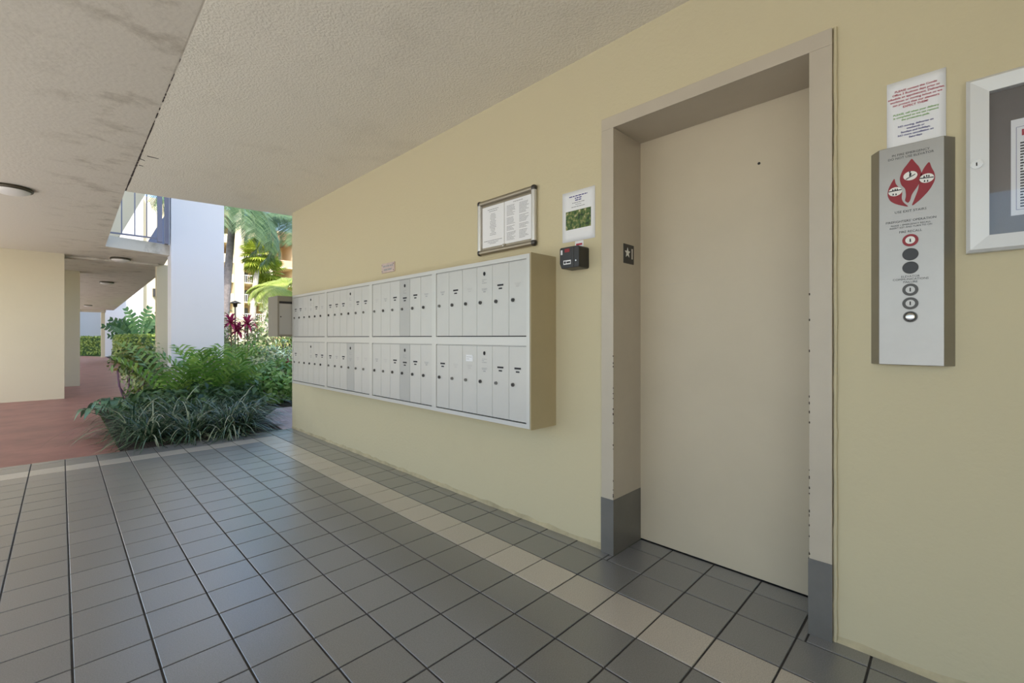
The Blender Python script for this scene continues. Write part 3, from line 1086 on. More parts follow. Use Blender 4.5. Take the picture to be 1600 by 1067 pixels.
T("FIREFIGHTERS' OPERATION", 0.0100, 0.0, 0.466)
T('PHASE 1 EMERGENCY RECALL', 0.0072, 0.0, 0.454)
T('INSERT KEY AND TURN TO ON', 0.0072, 0.0, 0.446)
T('FIRE RECALL', 0.0100, 0.0, 0.431)
T('ELEVATOR', 0.0095, 0.0, 0.286)
T('COMMUNICATIONS', 0.0095, 0.0, 0.277)
T('FAILURE', 0.0095, 0.0, 0.268)
XB = 0.0
BR = 0.0195
z = 0.402
sw = MB().disc_y(XB, z, BR, YF - 0.003, YF + 0.001, 28).build('key_switch', 'red_enamel', cs)
MB().disc_y(XB, z, 0.012, YF - 0.0045, YF - 0.002, 22).build('switch_barrel', 'white_enamel', sw)
MB().box(XB - 0.0015, XB + 0.0015, YF - 0.0052, YF - 0.004, z - 0.006, z + 0.004).build('keyhole', 'gap_dark', sw)
for z in (0.357, 0.314):
    lamp = MB().disc_y(XB, z, BR, YF - 0.003, YF + 0.001, 28).build('indicator_lamp', 'black_plastic', cs, bevel=0.001)
for z in (0.243, 0.199):
    sw = MB().disc_y(XB, z, BR, YF - 0.003, YF + 0.001, 28).build('key_switch', 'dark_metal', cs)
    MB().disc_y(XB, z, 0.0115, YF - 0.0045, YF - 0.002, 22).build('switch_barrel', 'stainless', sw)
    MB().box(XB - 0.0015, XB + 0.0015, YF - 0.0052, YF - 0.004, z - 0.006, z + 0.006).build('keyhole', 'gap_dark', sw)
z = 0.156
bt = MB().ring_y(XB, z, 0.0178, 0.014, YF - 0.003, YF + 0.001).build('call_button', 'dark_metal', cs)
m = MB()
prof = [(0.0142, 0.0), (0.0138, 0.002), (0.010, 0.0042), (0.005, 0.0052), (0.0, 0.0055)]
vs, fs = [], []
for (r, h) in prof:
    for k in range(24):
        a = 2 * PI * k / 24
        vs.append((XB + r * math.cos(a), YF - h, z + r * math.sin(a)))
for i in range(len(prof) - 1):
    for k in range(24):
        k2 = (k + 1) % 24
        fs.append((i * 24 + k, i * 24 + k2, (i + 1) * 24 + k2, (i + 1) * 24 + k))
m.add(vs, fs, True).build('button_cap', 'chrome', bt)

# -- typed notice tucked behind the top of the call panel: y 0.024..0.167, z 1.72..1.94
rn = wall_thing('office_notice', 0.0955, 1.705, 'white paper with red, green and blue typing above the lift call panel', 'notice')
s2 = sheet('sheet', 0.0715, 0.233, rn, y0=-0.003, curl=0.0)
NY = -0.0042
tl = [('ink_red', 0.0128, [('PLEASE contact the Condo', 0.199), ('Office 3 Business days prior to', 0.188), ('schedule an appointment. Deliveries,', 0.177), ('workmen or moving in/out so we', 0.166), ('can protect that our elevators', 0.155), ('EXPECT THEM!', 0.144)]),
      ('ink_green', 0.0118, [('PLEASE, call when your delivery', 0.122), ('is completed so we can remove', 0.112), ('the protective pads.', 0.102)]),
      ('ink_blue', 0.0115, [('NO moving, deliveries on', 0.081), ('weekends or', 0.071), ('Sundays and holidays.', 0.061), ('NO move cancellation on', 0.051), ('Saturdays', 0.041)])]
for mat, size, rows in tl:
    for t, z in rows:
        lettering('typing', t, size * 0.72, mat, s2, 0.0, NY, z, bold=0.0002)

# -- glazed notice cabinet at the right edge of the picture
nc = wall_thing('notice_cabinet', -0.020, 1.344, 'glass fronted aluminium notice cabinet on the wall right of the call panel', 'notice board')
NW, NH, NF, ND = 0.62, 0.520, 0.048, 0.034
MB().box(0.004, NW - 0.004, -0.006, 0.002, 0.004, NH - 0.004).build('back_board', 'board_back', nc)


def mitre(pts):
    """frame member with mitred ends, chamfered section: pts outer a->b, inner b->a in xz."""
    (ax, az), (bx, bz), (cx, cz), (dx, dz) = pts
    m = MB()
    vs = [(ax, 0.001, az), (bx, 0.001, bz), (ax, -ND + 0.008, az), (bx, -ND + 0.008, bz)]
    k = 0.18
    vs += [(ax + (dx - ax) * k, -ND, az + (dz - az) * k), (bx + (cx - bx) * k, -ND, bz + (cz - bz) * k)]
    vs += [(dx, -ND + 0.004, dz), (cx, -ND + 0.004, cz), (dx, -0.006, dz), (cx, -0.006, cz)]
    fs = [(0, 1, 3, 2), (2, 3, 5, 4), (4, 5, 7, 6), (6, 7, 9, 8)]
    m.add(vs, fs)
    return m


for a, b_, c_, d_ in (((0, 0), (NW, 0), (NW - NF, NF), (NF, NF)), ((NW, 0), (NW, NH), (NW - NF, NH - NF), (NW - NF, NF)),
                      ((NW, NH), (0, NH), (NF, NH - NF), (NW - NF, NH - NF)), ((0, NH), (0, 0), (NF, NF), (NF, NH - NF))):
    mitre((a, b_, c_, d_)).build('frame_member', 'frame_white_alu', nc)
lk = MB().disc_y(0.022, 0.262, 0.0135, -ND - 0.003, -ND + 0.004, 20).build('lock', 'chrome', nc)
MB().box(0.0205, 0.0235, -ND - 0.0036, -ND - 0.002, 0.257, 0.267).build('keyhole', 'gap_dark', lk)
sh = MB().box(0.092, 0.308, -0.0078, -0.0055, 0.100, 0.378).build('posted_sheet', 'paper', nc)
lettering('heading', 'MEETING', 0.024, 'ink_red', sh, 0.112, -0.0082, 0.336, align='LEFT', bold=0.0008)
rows = []
for i in range(23):
    rows.append((0.110, 0.110 + rr.uniform(0.13, 0.17), 0.305 - i * 0.0083, 0.0042))
print_lines(rows, -0.0082, rr).build('small_print', 'ink_black', sh)
m = MB()
for (x0, x1, z0, z1) in ((0.102, 0.103, 0.115, 0.355), (0.297, 0.298, 0.115, 0.355), (0.102, 0.298, 0.115, 0.116), (0.102, 0.298, 0.354, 0.355)):
    m.add([(x0, -0.0081, z0), (x1, -0.0081, z0), (x1, -0.0081, z1), (x0, -0.0081, z1)], [(0, 1, 2, 3)])
m.build('printed_border', 'ink_blue', sh)
MB().box(NF - 0.004, NW - NF + 0.004, -0.026, -0.023, NF - 0.004, NH - NF + 0.004).build('glass_pane', 'clear_glass', nc)

# ================================================================== CEILING LAMPS
def ceiling_lamp(x, y, r, label):
    o = empty('ceiling_lamp', (x, y, HC))
    tag(o, label, 'ceiling lamp', 'round ceiling lamps along the walkway')
    m = MB()
    m.lathe([(r * 0.93, 0.001), (r, -0.008), (r * 1.02, -0.024), (r * 0.98, -0.034), (r * 0.90, -0.036), (r * 0.88, -0.030)], seg=36)
    m.build('rim', 'lamp_bronze', o)
    m = MB()
    pr = [(r * 0.90 * math.cos(t), -0.030 - 0.048 * math.sin(t)) for t in [i * PI / 2 / 8 for i in range(8)]] + [(0.001, -0.078)]
    m.lathe(pr, seg=36)
    m.build('glass_dome', 'frosted_glass', o)
    return o


ceiling_lamp(-0.35, 6.66, 0.155, 'nearest round ceiling lamp with frosted dome at the left edge')
ceiling_lamp(0.79, 11.15, 0.15, 'second ceiling lamp under the walkway slab below the balcony railing')
ceiling_lamp(0.87, 16.2, 0.15, 'third ceiling lamp further down the walkway')
ceiling_lamp(0.89, 28.5, 0.15, 'farthest ceiling lamp near the end of the walkway')

# ================================================================== BALCONY RAILING AND STAIR ABOVE THE WALKWAY
rl = empty('balcony_railing', (0.52, 9.95, 2.77))
tag(rl, 'grey metal balcony railing on the upper floor edge above the walkway', 'railing')
MB().box(0.0, 0.74, -0.015, 0.015, 0.045, 0.07).build('bottom_rail', 'rail_paint', rl)
MB().box(0.0, 0.74, -0.02, 0.02, 1.03, 1.07).build('top_rail', 'rail_paint', rl)
for x in (0.03, 0.20, 0.37, 0.53):
    MB().box(x - 0.008, x + 0.008, -0.008, 0.008, 0.06, 1.04).build('baluster', 'rail_paint', rl)
MB().box(0.675, 0.74, -0.033, 0.033, 0, 1.09).build('post', 'rail_paint', rl)
rl.rotation_euler = (0, 0, 0.03)
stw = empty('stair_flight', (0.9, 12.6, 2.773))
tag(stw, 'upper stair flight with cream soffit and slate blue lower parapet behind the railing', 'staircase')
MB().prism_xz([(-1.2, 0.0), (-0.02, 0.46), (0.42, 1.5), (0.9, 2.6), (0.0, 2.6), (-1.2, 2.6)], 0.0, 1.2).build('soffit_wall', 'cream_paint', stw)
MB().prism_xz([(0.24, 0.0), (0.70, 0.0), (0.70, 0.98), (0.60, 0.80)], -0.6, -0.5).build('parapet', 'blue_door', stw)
bw = MB().box(-1.5, 1.45, 15.7, 16.0, 2.77, 5.4).build('wall_stair', 'white_paint')
struct(bw, 'white wall behind the upper stair')
dj = MB().box(1.315, 1.372, 10.06, 10.16, 2.77, 5.2).build('downpipe', 'rail_paint')
tag(dj, 'dark upright post against the white slab above the balcony edge', 'post')

# ================================================================== PLANTS
def blades(m, n, cx, cy, r0, length, width, rnd, up=(0.5, 1.25), droop=1.0, seg=5, z0=0.0):
    """arching strap leaves from one crown."""
    V, F = [], []
    for _ in range(n):
        az = rnd.uniform(0, 2 * PI)
        el_ = rnd.uniform(*up)
        l = length * rnd.uniform(0.6, 1.1)
        w = width * rnd.uniform(0.7, 1.2)
        rr0 = r0 * math.sqrt(rnd.random())
        a0 = rnd.uniform(0, 2 * PI)
        px, py, pz = cx + rr0 * math.cos(a0), cy + rr0 * math.sin(a0), z0
        dx, dy = math.cos(az), math.sin(az)
        sx, sy = -dy, dx
        e = el_
        base = len(V)
        for i in range(seg + 1):
            t = i / seg
            ww = w * (1 - t) ** 0.6 * (0.6 + 0.4 * min(1, t * 4)) if i < seg else 0.0004
            V.append((px + sx * ww / 2, py + sy * ww / 2, max(pz, 0.004)))
            V.append((px - sx * ww / 2, py - sy * ww / 2, max(pz, 0.004)))
            st_ = l / seg
            px += dx * math.cos(e) * st_
            py += dy * math.cos(e) * st_
            pz += math.sin(e) * st_
            e -= droop * (1.9 / seg) * rnd.uniform(0.7, 1.3)
        for i in range(seg):
            a = base + 2 * i
            F.append((a, a + 1, a + 3, a + 2))
    m.add(V, F, True)


def leaf_cloud(n, sampler, ll, lw, rnd, up=0.4):
    """n folded leaves; sampler gives (position, outward normal)."""
    P = np.array([sampler() for _ in range(n)])
    pos, nor = P[:, 0], P[:, 1]
    nor = nor + rnd.normal(0, 0.45, nor.shape) + np.array([0, 0, up])
    nor /= np.linalg.norm(nor, axis=1, keepdims=True)
    t = np.cross(nor, rnd.normal(0, 1, nor.shape))
    t /= np.linalg.norm(t, axis=1, keepdims=True)
    t[:, 2] -= 0.25
    s = np.cross(nor, t)
    s /= np.linalg.norm(s, axis=1, keepdims=True)
    L_ = (ll * rnd.uniform(0.65, 1.2, n))[:, None]
    W_ = (lw * rnd.uniform(0.7, 1.2, n))[:, None] * 0.5
    a = pos - t * L_ * 0.5
    b1 = pos + s * W_ + nor * W_ * 0.35
    b2 = pos - s * W_ + nor * W_ * 0.35
    mid = pos
    tip = pos + t * L_ * 0.5 - nor * L_ * 0.1
    V = np.stack([a, b1, mid, b2, tip], 1).reshape(-1, 3)
    V[:, 2] = np.maximum(V[:, 2], 0.005)
    k = np.arange(n)[:, None] * 5
    F = np.concatenate([k + [0, 2, 1], k + [0, 3, 2], k + [2, 4, 1], k + [3, 4, 2]], 0)
    m = MB()
    m.arrays(V, F, True)
    return m


def ell(cx, cy, cz, rx, ry, rz, rnd, shell=0.45, zmin=0.0):
    def f():
        while True:
            d = rnd.normal(0, 1, 3)
            d /= np.linalg.norm(d)
            r = 1 - shell * rnd.random() ** 1.5
            p = np.array([cx, cy, cz]) + d * r * np.array([rx, ry, rz]) * (1 + 0.10 * math.sin(5 * d[0] + 3 * d[1]) + 0.08 * math.sin(7 * d[2] + 4 * d[0]))
            if p[2] >= zmin:
                return p, d / np.array([rx, ry, rz]) * min(rx, ry, rz)
    return f


def boxs(x0, x1, y0, y1, z0, z1, rnd):
    a = np.array([(x1 - x0) * (y1 - y0), (x1 - x0) * (z1 - z0), (x1 - x0) * (z1 - z0), (y1 - y0) * (z1 - z0), (y1 - y0) * (z1 - z0)])
    a = a / a.sum()

    def f():
        k = rnd.choice(5, p=a)
        u, v = rnd.random(2)
        j = rnd.normal(0, 0.03)
        x, y, z = x0 + (x1 - x0) * u, y0 + (y1 - y0) * v, z0 + (z1 - z0) * v
        if k == 0:
            return np.array([x, y, z1 + j]), np.array([0, 0, 1.0])
        if k == 1:
            return np.array([x, y0 + j, z]), np.array([0, -1.0, 0])
        if k == 2:
            return np.array([x, y1 + j, z]), np.array([0, 1.0, 0])
        y = y0 + (y1 - y0) * u
        return (np.array([x0 + j, y, z]), np.array([-1.0, 0, 0])) if k == 3 else (np.array([x1 + j, y, z]), np.array([1.0, 0, 0]))
    return f


def pinnate(m, p, az, el0, length, droop, nl, ll, lw, rnd, seg=10, vshape=0.5, r=0.006, twist=0.0):
    """feather leaf: rachis plus leaflets both sides."""
    p = Vector(p)
    pts = []
    e = el0
    for i in range(seg + 1):
        pts.append(p.copy())
        d = Vector((math.cos(az) * math.cos(e), math.sin(az) * math.cos(e), math.sin(e)))
        p = p + d * (length / seg)
        e -= droop / seg * (0.4 + 1.2 * i / seg)
    m.tube(pts, [r * (1 - 0.8 * i / seg) for i in range(seg + 1)], 5, cap=False)
    V, F = [], []
    for k in range(nl):
        t = 0.16 + 0.84 * (k + 0.5) / nl
        f = t * seg
        i = min(int(f), seg - 1)
        q = pts[i].lerp(pts[i + 1], f - i)
        d = (pts[i + 1] - pts[i]).normalized()
        sd = d.cross(Vector((0, 0, 1)))
        if sd.length < 0.01:
            sd = Vector((1, 0, 0))
        sd.normalize()
        upv = sd.cross(d)
        lk_ = ll * math.sin(PI * (0.12 + 0.80 * t)) ** 0.7 * rnd.uniform(0.85, 1.1)
        for s in (-1, 1):
            dirv = (sd * s * 0.85 + d * 0.55 + upv * vshape * 0.6).normalized()
            wv = d * lw * 0.5
            mid = q + dirv * lk_ * 0.5
            tip = q + dirv * lk_ + Vector((0, 0, -lk_ * 0.28))
            b = len(V)
            V += [q - wv * 0.5, q + wv * 0.5, mid + wv, mid - wv, tip]
            F += [(b, b + 1, b + 2, b + 3), (b + 3, b + 2, b + 4)]
    m.add(V, F, True)
    return m


pr_ = random.Random(21)
nr = np.random.default_rng(5)

# -- strap-leaved grass clumps along the tiles
clump_meshes = []
for q in range(4):
    m = MB()
    blades(m, 190, 0, 0, 0.07, 0.62, 0.017, pr_, up=(0.25, 1.5), droop=1.05, seg=7)
    clump_meshes.append(m.mesh('blades', 'leaf_strap'))
front = [(0.66, 5.98), (1.00, 5.90), (1.34, 5.90), (1.55, 5.98)]
second = [(0.58, 6.50), (0.90, 6.44), (1.22, 6.40), (1.55, 6.46)]
third = [(0.74, 6.86), (1.10, 6.80), (1.45, 6.85), (1.75, 6.95)]
idx = 0
for row, (nm_, pts_) in enumerate((('front', front), ('second', second), ('third', third))):
    for k, (x, y) in enumerate(pts_):
        o = empty('grass_clump', (x, y, 0.0), pr_.uniform(0, 6.28))
        s = pr_.uniform(0.92, 1.12) * (1.0, 1.1, 1.15)[row]
        o.scale = (s, s, s * pr_.uniform(0.92, 1.05))
        if row == 0 and k == 0:
            lab, gr = 'leftmost strap-leaved grass clump spilling over the red paving', None
        elif row == 0 and k == 3:
            lab, gr = 'rightmost strap-leaved grass clump beside the pink path', None
        else:
            lab = ('dark green strap-leaved grass clump overhanging the tile edge' if row == 0 else 'dark green strap-leaved grass clump behind the front row')
            gr = 'strap-leaved grass clumps in the ' + ('front row' if row == 0 else 'rows behind')
        tag(o, lab, 'grass clump', gr)
        b_ = inst(clump_meshes[idx % 4], 'blades', o, (0, 0, 0))
        b_['kind'] = 'stuff'
        idx += 1


def shrub(name, cx, cy, rx, ry, h, n, ll, lw, mat, label, cat='shrub', stems=4, stem_mat='stem_brown', lift=0.0, group=None, up=0.4, shell=0.6):
    o = empty(name, (cx, cy, 0))
    tag(o, label, cat, group)
    zc = lift + (h - lift) * 0.45
    m = leaf_cloud(n, ell(0, 0, zc, rx, ry, (h - lift) * 0.55, nr, shell, zmin=0.01 + lift * 0.8), ll, lw, nr, up)
    f = m.build('foliage', mat, o)
    f['kind'] = 'stuff'
    for s in range(stems):
        a = 2 * PI * s / max(1, stems) + pr_.uniform(-.4, .4)
        r = 0.55
        m = MB()
        x1, y1 = rx * r * math.cos(a), ry * r * math.sin(a)
        m.tube([(x1 * 0.15, y1 * 0.15, 0), (x1 * 0.35 + pr_.uniform(-.02, .02), y1 * 0.35, h * 0.25), (x1 * 0.8, y1 * 0.8, h * 0.5), (x1, y1, h * 0.75)], [0.013, 0.011, 0.008, 0.004], 6)
        m.build('stem', stem_mat, o)
    return o


# -- low broad-leaved plant at the left corner of the bed
o = empty('broadleaf_plant', (0.47, 7.85, 0))
tag(o, 'low plant with broad bluish green leaves at the bed corner by the red walkway', 'plant')
for k in range(34):
    az = k * 2.4
    m = MB()
    rr0 = 0.04 + 0.22 * pr_.random()
    hh = 0.26 - 0.6 * rr0 + 0.06 * pr_.random()
    bx_, by_ = rr0 * math.cos(az), rr0 * math.sin(az)
    ln, wd = pr_.uniform(0.10, 0.15), pr_.uniform(0.07, 0.10)
    V, F = [], []
    for i in range(7):
        t = i / 6
        w = wd * math.sin(PI * (0.12 + 0.88 * t)) ** 0.8 * 0.5 if i < 6 else 0.001
        r_ = ln * t
        z = hh + 0.05 * math.sin(PI * t) - 0.10 * t * t
        cxk, cyk = bx_ + r_ * math.cos(az), by_ + r_ * math.sin(az)
        V += [(cxk - w * math.sin(az), cyk + w * math.cos(az), z + w * 0.15), (cxk, cyk, z), (cxk + w * math.sin(az), cyk - w * math.cos(az), z + w * 0.15)]
    for i in range(6):
        a = 3 * i
        F += [(a, a + 1, a + 4, a + 3), (a + 1, a + 2, a + 5, a + 4)]
    m.add(V, F, True)
    m.tube([(0, 0, 0), (bx_ * 0.6, by_ * 0.6, hh * 0.7), (bx_, by_, hh)], 0.004, 5)
    m.build('leaf', 'leaf_broad', o)

# -- croton with purple stems beside the walkway
o = shrub('croton_shrub', 0.82, 9.05, 0.30, 0.32, 0.98, 520, 0.10, 0.05, 'leaf_croton', 'sparse leafy shrub on bare purplish stems at the walkway edge', stems=0, lift=0.5)
for k in range(7):
    a = k * 0.9
    m = MB()
    bx_, by_ = 0.10 * math.cos(a) - 0.05, 0.06 * math.sin(a)
    x1, y1 = 0.24 * math.cos(a), 0.2 * math.sin(a)
    m.tube([(bx_, by_, 0), (bx_ + 0.04 * math.cos(k * 2), by_, 0.16), (bx_ * 0.6 + x1 * 0.5, y1 * 0.5, 0.34), (x1, y1, 0.62)], [0.016, 0.014, 0.012, 0.006], 6)
    m.build('stem', 'stem_purple', o)

# -- green shrubs around the column
shrub('variegated_shrub', 1.02, 8.55, 0.34, 0.30, 0.66, 620, 0.085, 0.045, 'leaf_croton', 'small speckled shrub between the purple stems and the palms')
shrub('variegated_shrub', 1.12, 10.9, 0.36, 0.5, 0.98, 900, 0.085, 0.05, 'leaf_cream', 'pale variegated shrub in front of the slim column')
shrub('variegated_shrub', 1.75, 9.15, 0.45, 0.35, 0.86, 900, 0.09, 0.05, 'leaf_croton', 'speckled shrub at the foot of the tall white slab')
shrub('leafy_shrub', 0.86, 7.55, 0.36, 0.34, 0.42, 520, 0.14, 0.065, 'leaf_dark', 'dark low shrub behind the grass clumps at the left')
shrub('leafy_shrub', 1.30, 7.20, 0.40, 0.32, 0.46, 620, 0.14, 0.06, 'leaf_dark', 'dark low shrub under the feathery palms')
shrub('leafy_shrub', 1.78, 7.30, 0.36, 0.30, 0.46, 560, 0.13, 0.06, 'leaf_dark', 'dark low shrub between palms and glossy mound')

# -- young feather palms
for k, (x, y, n, s, lab) in enumerate(((1.12, 8.0, 6, 0.98, 'young feather palm at the left, in front of the white slab'),
                                     (1.52, 7.8, 8, 1.0, 'young feather palm with upright fronds in the middle of the bed'),
                                     (1.95, 8.0, 6, 0.85, 'young feather palm at the right, before the glossy mound'))):
    o = empty('feather_palm', (x, y, 0))
    tag(o, lab, 'palm')
    for i in range(n):
        m = MB()
        az = i * 2.4 + k
        pinnate(m, (0.03 * math.cos(az), 0.03 * math.sin(az), 0.02), az, pr_.uniform(1.05, 1.5), s * pr_.uniform(0.95, 1.3), pr_.uniform(0.8, 1.4), 13, 0.36 * s, 0.042, pr_, vshape=0.8)
        m.build('frond', 'leaf_palm', o)

# -- glossy ground-cover mound on the right
shrub('groundcover_mound', 2.55, 8.3, 0.62, 0.75, 0.66, 1900, 0.11, 0.065, 'leaf_ground', 'dense glossy green mound of leaves right of the palms, behind the pink path', stems=3, shell=0.35, up=0.7)
shrub('groundcover_mound', 3.75, 8.5, 0.75, 0.8, 0.68, 1300, 0.11, 0.065, 'leaf_ground', 'glossy green mound of leaves hidden mostly by the wall end', stems=3, shell=0.35, up=0.7)

# -- middle band of shrubs
shrub('variegated_shrub', 2.80, 9.6, 0.50, 0.40, 0.82, 900, 0.09, 0.045, 'leaf_cream', 'pale green speckled shrub behind the glossy mound, left')
shrub('variegated_shrub', 3.35, 10.1, 0.55, 0.45, 0.80, 900, 0.09, 0.045, 'leaf_cream', 'pale green speckled shrub behind the glossy mound, right')


def rosette(name, x, y, n, l, w, mat, label, h0=0.0, up=(0.5, 1.3), droop=0.5, cat='plant', stem=None):
    o = empty(name, (x, y, 0))
    tag(o, label, cat)
    for i in range(n):
        az = i * 2.4
        m = MB()
        rn_ = random.Random(i * 7 + int(x * 100))
        el_ = up[0] + (up[1] - up[0]) * i / n
        V, F = [], []
        dx, dy = math.cos(az), math.sin(az)
        px, py, pz, e = 0.0, 0.0, h0, el_
        for q in range(6):
            t = q / 5
            ww = w * math.sin(PI * (0.2 + 0.8 * t)) * 0.5 if q < 5 else 0.001
            V += [(px - dy * ww, py + dx * ww, pz + ww * 0.3), (px, py, pz), (px + dy * ww, py - dx * ww, pz + ww * 0.3)]
            px += dx * math.cos(e) * l / 5
            py += dy * math.cos(e) * l / 5
            pz += math.sin(e) * l / 5
            e -= droop / 5 * 2
        for q in range(5):
            a = 3 * q
            F += [(a, a + 1, a + 4, a + 3), (a + 1, a + 2, a + 5, a + 4)]
        m.add(V, F, True)
        m.build('leaf', mat, o)
    if stem:
        MB().tube([(0, 0, 0), (0.02, 0.01, h0 * 0.5), (0, 0, h0 + 0.02)], 0.014, 6).build('stem', stem, o)
    return o


rosette('bromeliad', 3.05, 11.9, 14, 0.34, 0.06, 'leaf_orange', 'orange rosette plant beside the tall white slab', h0=0.42, stem='stem_brown')
rosette('bromeliad', 3.12, 9.25, 12, 0.26, 0.05, 'leaf_maroon', 'maroon rosette plant among pale shrubs', h0=0.50, stem='stem_brown')
for (x, y, h, lab) in ((3.02, 13.0, 1.50, 'tallest crimson leaved plant, against the white slab edge'), (3.22, 13.2, 1.30, 'lower crimson leaved plant, in the middle of three'), (3.42, 13.1, 1.48, 'crimson leaved plant right of the other two')):
    rosette('crimson_plant', x, y, 26, 0.34, 0.07, 'leaf_red', lab, h0=h - 0.05, up=(-0.5, 1.5), droop=0.5, stem='stem_brown')
shrub('silvery_shrub', 3.65, 11.4, 0.55, 0.5, 1.02, 900, 0.12, 0.022, 'leaf_silver', 'silvery narrow-leaved shrub in the middle of the bed', up=0.6)
shrub('leafy_shrub', 3.05, 11.5, 0.42, 0.4, 1.12, 800, 0.18, 0.024, 'leaf_palm', 'green grassy shrub left of the silvery one', up=0.8)
shrub('cream_shrub', 3.15, 14.2, 0.45, 0.5, 1.72, 1100, 0.11, 0.055, 'leaf_cream', 'cream and green shrub behind the crimson plants', shell=0.9)
shrub('cream_shrub', 3.85, 13.4, 0.55, 0.5, 1.78, 1200, 0.11, 0.055, 'leaf_cream', 'tall cream leaved shrub left of the dark stemmed one', shell=0.9)
shrub('croton_shrub', 4.45, 13.0, 0.42, 0.4, 1.70, 700, 0.12, 0.05, 'leaf_croton', 'dark speckled upright shrub near the slot box', stem_mat='stem_purple', shell=0.9)
shrub('croton_shrub', 4.05, 12.3, 0.30, 0.3, 1.25, 420, 0.12, 0.05, 'leaf_croton', 'small dark speckled shrub before the tall cream one', stem_mat='stem_purple', shell=0.9)
shrub('lime_shrub', 4.35, 11.2, 0.42, 0.4, 0.98, 600, 0.13, 0.05, 'leaf_lime', 'yellow green shrub below the slot box')
shrub('broadleaf_shrub', 3.95, 9.9, 0.45, 0.4, 0.95, 420, 0.20, 0.10, 'leaf_broad', 'bluish broad-leaved shrub below the slot box')
shrub('cream_shrub', 5.4, 16.5, 0.7, 0.6, 1.65, 1000, 0.13, 0.06, 'leaf_cream', 'pale shrub far behind the dark speckled one', shell=0.9)

# -- clipped hedges along the walkway
def hedge(name, x0, x1, y0, y1, h, n, label, ll=0.09):
    o = empty(name, ((x0 + x1) / 2, (y0 + y1) / 2, 0))
    tag(o, label, 'hedge')
    hx, hy = (x1 - x0) / 2, (y1 - y0) / 2
    m = leaf_cloud(n, boxs(-hx, hx, -hy, hy, 0.06, h, nr), ll, ll * 0.55, nr, 0.3)
    f = m.build('foliage', 'leaf_hedge', o)
    f['kind'] = 'stuff'
    c = MB().box(-hx + 0.06, hx - 0.06, -hy + 0.06, hy - 0.06, 0, h - 0.06).build('twiggy_core', 'leaf_dark', o)
    return o


hedge('clipped_hedge', 1.80, 4.6, 23.0, 29.0, 1.16, 7000, 'sunlit clipped hedge right of the walkway', 0.13)
hedge('clipped_hedge', 0.85, 1.75, 36.6, 38.0, 1.10, 1200, 'small clipped hedge at the far end of the walkway', 0.14)
hedge('clipped_hedge', 1.70, 2.9, 15.0, 18.5, 0.72, 2600, 'lower hedge in front of the sunlit one, behind the slim column', 0.10)

# -- paddle-leaved plant behind the hedge
o = empty('fan_plant', (2.95, 30.5, 0))
tag(o, 'big paddle-leaved plant rising behind the sunlit hedge', 'plant')
for i in range(15):
    m = MB()
    fan = (i - 7) / 7
    l = pr_.uniform(2.2, 2.9) * (1 - 0.2 * abs(fan))
    p = Vector((0.10 * fan, pr_.uniform(-.25, .25), 0))
    e = PI / 2 - fan * 0.42
    dyy = pr_.uniform(-0.25, 0.1)
    pts = []
    for q in range(15):
        pts.append(p.copy())
        p = p + Vector((math.cos(e) * l / 14, dyy * l / 14, math.sin(e) * l / 14))
        if q > 4:
            e -= 0.10 * (1 if fan >= 0 else -1) * (0.5 + abs(fan))
    m.tube(pts, [0.028 * (1 - 0.7 * q / 14) for q in range(15)], 5)
    V, F = [], []
    for q in range(6, 14):
        a, b_ = pts[q], pts[q + 1]
        d = (b_ - a).normalized()
        wA = 0.26 * math.sin(PI * (q - 5.0) / 9.6)
        for sg in (-1, 1):
            nrm = Vector((-d.z * sg, -0.35, d.x * sg)).normalized()
            fwd = d * 0.08
            V += [a, b_, b_ + nrm * wA + fwd * 0.6, a + nrm * wA + fwd * 1.2 + d * 0.02]
            k = len(V) - 4
            F.append((k, k + 1, k + 2, k + 3))
    m.add(V, F)
    m.build('paddle_leaf', 'leaf_banana', o)

# -- palms at middle distance
def palm(name, x, y, h, trunk_r, n, length, mat, label, trunk_mat, lean=(0, 0), nl=34, ll=0.5, lw=0.035, droop=(1.4, 2.4), els=(-0.2, 1.3)):
    o = empty(name, (x, y, 0))
    tag(o, label, 'palm')
    m = MB()
    pts = [(lean[0] * (t ** 1.3), lean[1] * t, h * t) for t in [i / 8 for i in range(9)]]
    m.tube(pts, [trunk_r * (1.25 - 0.35 * i / 8) for i in range(9)], 12)
    m.build('trunk', trunk_mat, o)
    for i in range(n):
        m = MB()
        az = i * 2.39996
        el_ = els[0] + (els[1] - els[0]) * ((i * 0.618) % 1)
        pinnate(m, (lean[0], lean[1], h), az, el_, length * pr_.uniform(0.85, 1.15), pr_.uniform(*droop), nl, ll, lw, pr_, seg=9, vshape=-0.3, r=0.03)
        m.build('frond', mat, o)
    return o


palm('coconut_palm', 4.05, 18.5, 6.3, 0.12, 30, 2.7, 'leaf_feather', 'tall palm with a leaning grey trunk and drooping feathery fronds beside the white slab', 'trunk_grey', lean=(0.45, 0.3), nl=46, ll=0.8, lw=0.04, droop=(1.6, 2.6), els=(-0.6, 1.1))
palm('coconut_palm', 7.5, 21.5, 6.4, 0.12, 28, 2.6, 'leaf_feather', 'palm crown with drooping fronds over the slot box, its trunk hidden by the wall', 'trunk_grey', lean=(0.2, 0), nl=46, ll=0.8, lw=0.04, droop=(1.6, 2.6), els=(-0.6, 1.1))
palm('yellow_palm', 8.7, 26.0, 3.7, 0.10, 34, 2.2, 'leaf_lime', 'bright yellow green feathery palm above the slot box', 'trunk_pale', nl=40, ll=0.55, lw=0.05, droop=(1.6, 2.6), els=(-0.7, 1.2))
palm('yellow_palm', 9.9, 28.0, 2.8, 0.10, 24, 2.0, 'leaf_lime', 'lower yellow green feathery palm beside the wall end', 'trunk_pale', nl=36, ll=0.5, lw=0.05, droop=(1.6, 2.6), els=(-0.7, 1.2))

